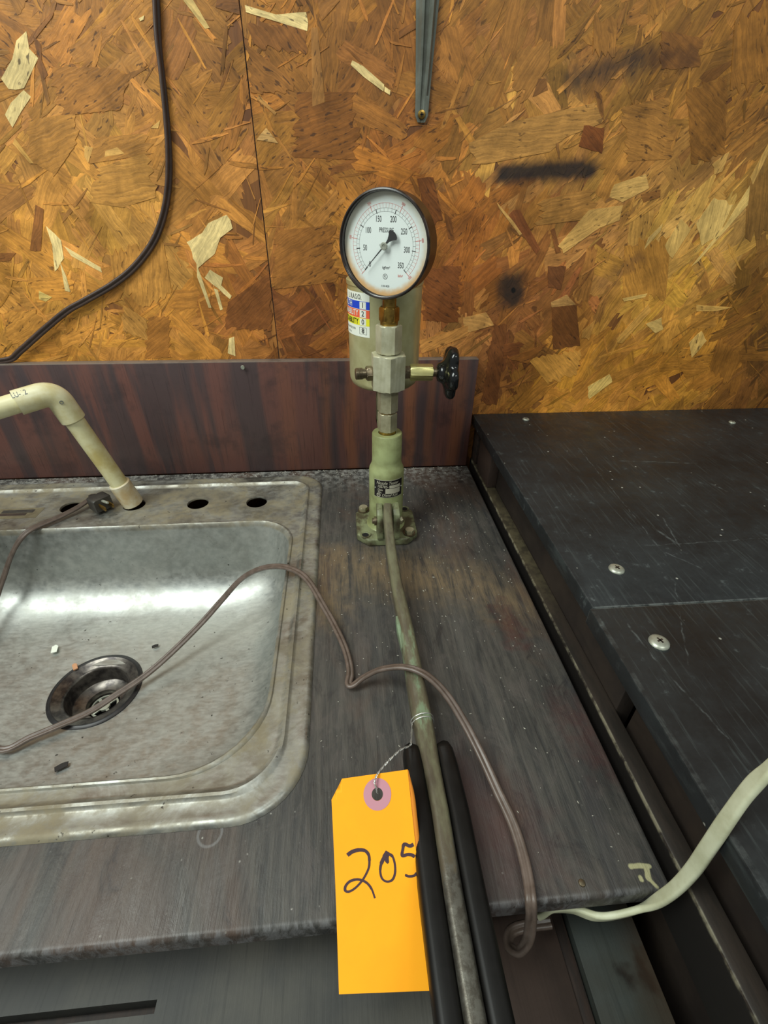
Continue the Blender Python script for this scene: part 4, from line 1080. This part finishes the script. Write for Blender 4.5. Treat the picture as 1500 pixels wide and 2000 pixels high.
# ---- lever with grip slabs
lv = [(757, 990, .062, .0062, .0075), (757, 1010, .0585, .0064, .0085), (760, 1040, .050, .0064, .0085), (763, 1070, .042, .0066, .0080), (766.5, 1094, .037, .0068, .0080), (773, 1135, .0320, .0072, .0085), (782, 1180, .0285, .0076, .0085), (794, 1235, .0265, .0082, .0090), (804, 1290, .0258, .0090, .0095),
      (813, 1345, .0256, .0094, .0098), (823, 1400, .0258, .0094, .0098), (833, 1455, .0262, .0088, .0098), (842, 1500, .0268, .0074, .0098), (859, 1590, .0275, .0070, .0098), (886, 1760, .0285, .0070, .0098), (913, 1920, .0290, .0070, .0098), (948, 2120, .0300, .0070, .0098), (978, 2300, .031, .0070, .0098)]
LP = [G(x, y, z) for x, y, z, w, h in lv]
lever = mk('lever', sweep(LP, rrect(1, 1, .55, 4), (1, 0, 0), [(w, h) for *_, w, h in lv]), 'lever', nt, 50)
mk('lever_step', sweep([LP[6].lerp(LP[7], .55) + Vector((-.0078, 0, .0)), LP[7] + Vector((-.0086, 0, .0012)), LP[8].lerp(LP[7], .35) + Vector((-.0082, 0, .0005))], rrect(.0022, .0075, .001, 2), (1, 0, 0), [.8, 1, .5]), 'leverbright', lever, 50)
for s in (-1, 1):
    pth = [LP[11].lerp(LP[12], .0), LP[11].lerp(LP[12], .12), LP[11].lerp(LP[12], .35), LP[12]] + LP[13:]
    off = [.0125, .0136, .0145, .0150] + [.0153] * (len(pth) - 4)
    sc2 = [(.0050, .0060), (.0070, .0085), (.0080, .0100), (.0084, .0105)] + [(.0086, .0108)] * (len(pth) - 4)
    mk('grip', sweep([p + Vector((s * o_, 0, -.0025)) for p, o_ in zip(pth, off)], rrect(1, 1, .6, 4), (1, 0, 0), sc2), 'grip', lever, 50)

# ------------------------------------------------------------------ orange tag
tagp = {'TL': GD(645.5, 1524, .368), 'TR': GD(796, 1503, .368), 'BR': GD(841, 1935, .318), 'BL': GD(662, 1942, .318)}
def S(u, v, h=0.0):
    """tag surface: u 0..1 left-right, v 0..1 top-bottom, h metres above the card"""
    top = tagp['TL'].lerp(tagp['TR'], u); bot = tagp['BL'].lerp(tagp['BR'], u); p = top.lerp(bot, v)
    nrm = (tagp['TR'] - tagp['BL']).cross(tagp['TL'] - tagp['BR']).normalized()
    if nrm.z < 0: nrm = -nrm
    return p + nrm * (h - .0035 * sin(pi * v) * (1 - .3 * u))
# homography-free inverse: solve (u,v) for a photo pixel by a few Newton steps
def proj(p):
    w = p - CAM; z = w.dot(cf); return CX + FPX * w.dot(cr) / z, CY - FPX * w.dot(cu) / z
def UV(x, y):
    u = v = .5
    for _ in range(25):
        a = proj(S(u, v)); b = proj(S(u + 1e-3, v)); c = proj(S(u, v + 1e-3))
        j11, j21, j12, j22 = (b[0] - a[0]) / 1e-3, (b[1] - a[1]) / 1e-3, (c[0] - a[0]) / 1e-3, (c[1] - a[1]) / 1e-3
        ex, ey = x - a[0], y - a[1]; dt = j11 * j22 - j12 * j21
        u += (ex * j22 - ey * j12) / dt; v += (ey * j11 - ex * j21) / dt
    return u, v
hu, hv = UV(737, 1551)
def tag_geo():
    u1, v1 = UV(668, 1521); u2, v2 = UV(647, 1562)
    asp = (tagp['BL'] - tagp['TL']).length / (tagp['TR'] - tagp['TL']).length
    outl = [(max(0, u1), 0), (1, 0), (1, 1), (0, 1), (0, v2)]
    dens = []
    for i in range(5):
        a, b = outl[i], outl[(i + 1) % 5]; k = 20
        dens += [Vector((a[0] + (b[0] - a[0]) * t / k, a[1] + (b[1] - a[1]) * t / k)) for t in range(k)]
    hr = .0044 / (tagp['TR'] - tagp['TL']).length
    hol = [Vector((hu + hr * cos(2 * pi * i / 24), hv + hr / asp * sin(2 * pi * i / 24))) for i in range(24)]
    inner = [Vector((i / 14, j / 26)) for i in range(1, 14) for j in range(1, 26)]
    inner = [p for p in inner if inside(p, dens) and ((p.x - hu) ** 2 + ((p.y - hv) * asp) ** 2) ** .5 > hr * 1.4]
    P_ = dens + hol + inner; nd_, nh_ = len(dens), len(hol)
    E_ = [(i, (i + 1) % nd_) for i in range(nd_)] + [(nd_ + i, nd_ + (i + 1) % nh_) for i in range(nh_)]
    vo, eo, fo, _, _, _ = geometry.delaunay_2d_cdt(P_, E_, [], 0, 1e-7)
    keep = []
    for f in fo:
        c = sum((vo[i] for i in f), Vector((0, 0))) / 3
        if inside(c, dens) and not inside(c, hol): keep.append(tuple(f))
    n = len(vo)
    V_ = [S(p.x, p.y, 0) for p in vo] + [S(p.x, p.y, -.0004) for p in vo]
    F_ = keep + [tuple(i + n for i in f[::-1]) for f in keep]
    for a, b in E_: F_.append((b, a, a + n, b + n))
    return V_, F_, hr, asp
tv, tf, hr, asp = tag_geo()
tg_ = empty('lot_tag', tagp['BL'].lerp(tagp['BR'], .5), 'orange paper lot tag numbered 205 leaning on the lever grip', 'tag')
mk('card', (tv, tf), 'paper', tg_, 20)
# curled second layer along the grip side
cv, cf_ = [], []
for i in range(21):
    v = i / 20; wv = .0042 * (1 if .12 < v else .3 + v * 5.8)
    for u_, h_ in ((.985, -.0009), (1.0, -.0008), (1.0, -.0008)): pass
    e = S(1.0, v, -.0006); e0 = S(.95, v, -.0006)
    cv += [e0, e, e + (e - e0).normalized() * wv * .7 + Vector((0, 0, -.0016)), e + (e - e0).normalized() * wv * .95 + Vector((0, 0, -.0040))]
for i in range(20):
    for k in range(3): a = i * 4 + k; cf_.append((a, a + 1, a + 5, a + 4))
mk('curled_edge', (cv, cf_), 'paper_fold', tg_, 60)
pv_, pf_ = [], []
for i in range(40):
    a = 2 * pi * i / 40
    for k, rr_ in enumerate((hr * 1.0, hr * 2.45)):
        pv_.append(S(hu + rr_ * cos(a), hv + rr_ / asp * sin(a), .00025))
for i in range(40):
    j = (i + 1) % 40; pf_.append((2 * i, 2 * i + 1, 2 * j + 1, 2 * j))
mk('reinforcement_patch', (pv_, pf_), 'eyelet', tg_, 0)
def stroke(px, w):
    p2 = smooth_path([Vector((640 + x * .14667, 1490 + y * .14667, 0)) for x, y in px], 6)
    ws = [w[min(len(w) - 1, int(i / max(1, len(p2) - 1) * len(w)))] * .14667 for i in range(len(p2))]
    g = ribbon([tuple(p) for p in p2], ws)
    out = []
    for v in g[0]:
        u, t = UV(v.x, v.y); out.append(S(min(u, .998), t, .0003))
    return out, g[1]
digs = [('2', [stroke([(262, 1228), (330, 1180), (420, 1158), (500, 1170), (545, 1225), (555, 1310), (545, 1400), (500, 1500), (440, 1590), (360, 1670), (285, 1712), (235, 1700), (238, 1640), (290, 1580), (370, 1552), (450, 1560), (530, 1605), (590, 1690), (628, 1800)], [52, 52, 48, 42, 36, 30, 28, 28, 28, 30, 34, 36, 34, 36, 34, 34, 32, 24])]),
        ('0', [stroke([(800, 1180), (750, 1260), (710, 1350), (700, 1450), (725, 1540), (790, 1580), (860, 1555), (895, 1470), (895, 1360), (870, 1260), (830, 1220), (790, 1230), (790, 1310), (810, 1330)], [60, 48, 34, 28, 28, 30, 32, 30, 28, 28, 40, 60, 52, 36])]),
        ('5', [stroke([(1142, 1085), (1090, 1105), (1020, 1080), (1000, 1150), (992, 1235), (1060, 1220), (1120, 1225), (1158, 1250)], [50, 46, 44, 38, 40, 44, 46, 46]), stroke([(1186, 1465), (1150, 1500), (1090, 1510), (1045, 1500), (1050, 1480)], [36, 34, 34, 32, 30])])]
for ch, gs in digs: mk('handwritten_digit', join(*gs), 'ink', tg_, 0)
# twisted wire
lw = LP[10].lerp(LP[11], .12)
wr = tag(empty('tag_wire', lw, 'thin twisted silver wire tying the orange tag to the pump lever', 'wire'))
for dy in (0, .0036):
    lp = []
    for i in range(33):
        a = 2 * pi * i / 32
        lp.append(lw + Vector((.0107 * cos(a), -dy + .0012 * cos(a), .0112 * sin(a))))
    mk('wire_loop', sweep(lp, circ(.00055, 6)), 'wire', wr, 60)
wpts = [lw + Vector((-.0104, -.004, .004)), GD(803, 1445, .400), GD(800, 1456, .392), GD(783, 1464, .385), GD(765, 1480, .378), GD(748, 1498, .372), GD(737, 1512, .366), GD(732, 1528, .363), S(hu, hv - .030, .0012), S(hu, hv - .004, -.002)]
wpath = smooth_path(wpts, 10)
tws = [.55 * i for i in range(len(wpath))]
mk('twisted_wire', sweep(wpath, twin(.00048, .00048, 5), None, None, tws), 'wire', wr, 60)

# ------------------------------------------------------------------ brown two core cord with plug
CP = [(-8, 1170, -.085), (-30, 1240, -.112), (-70, 1330, -.126), (-60, 1420, -.1275), (0, 1464, -.1285), (60, 1440, -.1285), (120, 1415, -.1285), (175, 1390, -.1300), (225, 1358, -.1280), (285, 1318, -.1230), (340, 1270, -.108), (395, 1215, -.086), (435, 1170, -.060), (470, 1132, -.028), (505, 1112, -.004), (545, 1106, .0125), (580, 1116, .0190), (605, 1138, .0180),
      (630, 1180, .0130), (655, 1225, .0085), (675, 1270, .0065), (684, 1310, .0055), (681, 1336, .0058), (690, 1338, .0075), (712, 1322, .016), (745, 1307, .030), (790, 1303, .0405), (830, 1317, .0420), (868, 1352, .0340), (905, 1408, .0220), (940, 1475, .0125), (972, 1545, .0075), (1000, 1605, .0058), (1020, 1665, .0052), (1032, 1720, .0058), (1037, 1765, .0050), (1037, 1800, -.014), (1030, 1838, -.034), (1012, 1858, -.048), (994, 1846, -.056), (998, 1820, -.060), (1030, 1808, -.062), (1075, 1802, -.062)]
first = [(186, 974, .0165), (172, 978, .0150), (150, 992, .0120), (115, 1010, .0100), (75, 1027, .0098), (52, 1040, .008), (35, 1060, -.004), (20, 1090, -.028), (8, 1125, -.055)]
cpath = smooth_path([G(*p) for p in first + CP], 7)
cdr = tag(empty('extension_cord', cpath[len(cpath) // 2], 'brown two core extension cord winding from sink over lever to countertop front edge', 'cord'))
tw = []
prof = twin(.0023, .0022)
mk('cable', sweep(cpath, prof, (0, 0, 1), None, [pi / 2 + .5 * sin(i * .035) for i in range(len(cpath))]), 'cord', cdr, 60)
q0 = G(180, 972, .0170); q1 = G(222, 996, .0190)
pd = (q1 - q0).normalized()
plg = mk('plug', sweep([q0 - pd * .004, q0 + pd * .004, q0 + pd * .014, q0 + pd * .016, q0 + pd * .034, q0 + pd * .037], rrect(1, 1, .3, 3), (0, 0, 1), [(.0045, .0035), (.0070, .0060), (.0085, .0080), (.0118, .0145), (.0118, .0150), (.0105, .0135)]), 'plug', cdr, 40)
sdv = pd.cross(Vector((0, 0, 1))).normalized()
for s in (-1, 1):
    b = q0 + pd * .036 + sdv * (s * .0064)
    mk('prong', sweep([b, b + pd * .018, b + pd * .0195], rrect(1, 1, .1, 1), (0, 0, 1), [(.0036, .0011), (.0036, .0011), (.002, .0008)]), 'brass', plg, 30)
b = q0 + pd * .036 + Vector((0, 0, .006))
mk('prong', sweep([b, b + pd * .018 + Vector((0, 0, .003)), b + pd * .020 + Vector((0, 0, .0034))], circ(1, 10), None, [.0023, .0023, .0014]), 'zinc', plg, 40)

# ------------------------------------------------------------------ cream flat cable at the counter corner
wcp = [G(*p) for p in ((1054, 1788, -.050), (1080, 1776, -.040), (1120, 1776, -.036), (1165, 1790, -.031), (1210, 1786, -.024))]
wcp += [GD(*p) for p in ((1262, 1770, .360), (1310, 1742, .345), (1350, 1702, .330), (1385, 1652, .313), (1420, 1600, .298), (1460, 1545, .286), (1500, 1505, .276), (1570, 1450, .264), (1680, 1390, .258))]
wcp += [Vector((.46, .27, .150)), Vector((.56, .36, .118)), Vector((.70, .42, .1072)), Vector((.90, .44, .1062)), Vector((1.25, .40, .1062))]
wpt = smooth_path(wcp, 8)
n_ = len(wpt)
wcab = mk('flat_cable', sweep(wpt, rrect(.0050, .0025, .0021, 4), (.25, -.35, 1), None, [.15 + .5 * i / n_ for i in range(n_)]), 'whitecable', None, 60)
tag(wcab, 'cream white flat cable curling past the front corner of the countertop', 'cable')

# ------------------------------------------------------------------ crumbs and dust
def crumbs():
    V_, F_ = [], []
    def bit(x, y, z, s):
        k = len(V_); a = random.random() * 6.28; l = s * random.uniform(.6, 2.2)
        d = Vector((cos(a), sin(a), 0)); e = Vector((-sin(a), cos(a), 0))
        b = Vector((x, y, z))
        V_.extend([b + d * l, b + e * s * .6, b - d * l * .8, b - e * s * .5, b + Vector((0, 0, s * .7))])
        F_.extend([(k, k + 1, k + 4), (k + 1, k + 2, k + 4), (k + 2, k + 3, k + 4), (k + 3, k, k + 4)])
    n = 0
    while n < 620:
        q = random.random()
        if q < .45: x, y = random.uniform(-.62, .235), .80 - abs(random.gauss(0, .012))
        elif q < .7: x, y = random.gauss(.10, .07), random.gauss(.60, .09)
        else: x, y = random.uniform(-.04, .23), random.uniform(.13, .79)
        if not (-.7 < x < .232 and .125 < y < .8005): continue
        if x < -.04 and y < .780: continue
        if abs(x - PX) < .052 and abs(y - PY) < .052: continue
        bit(x, y, .0001, random.uniform(.0004, .0011)); n += 1
    return V_, F_
tag(mk('dust_crumbs', crumbs(), 'crumb', None, 0), 'pale crumbs and dust scattered over the countertop behind and around the pump', 'crumbs', 'stuff')
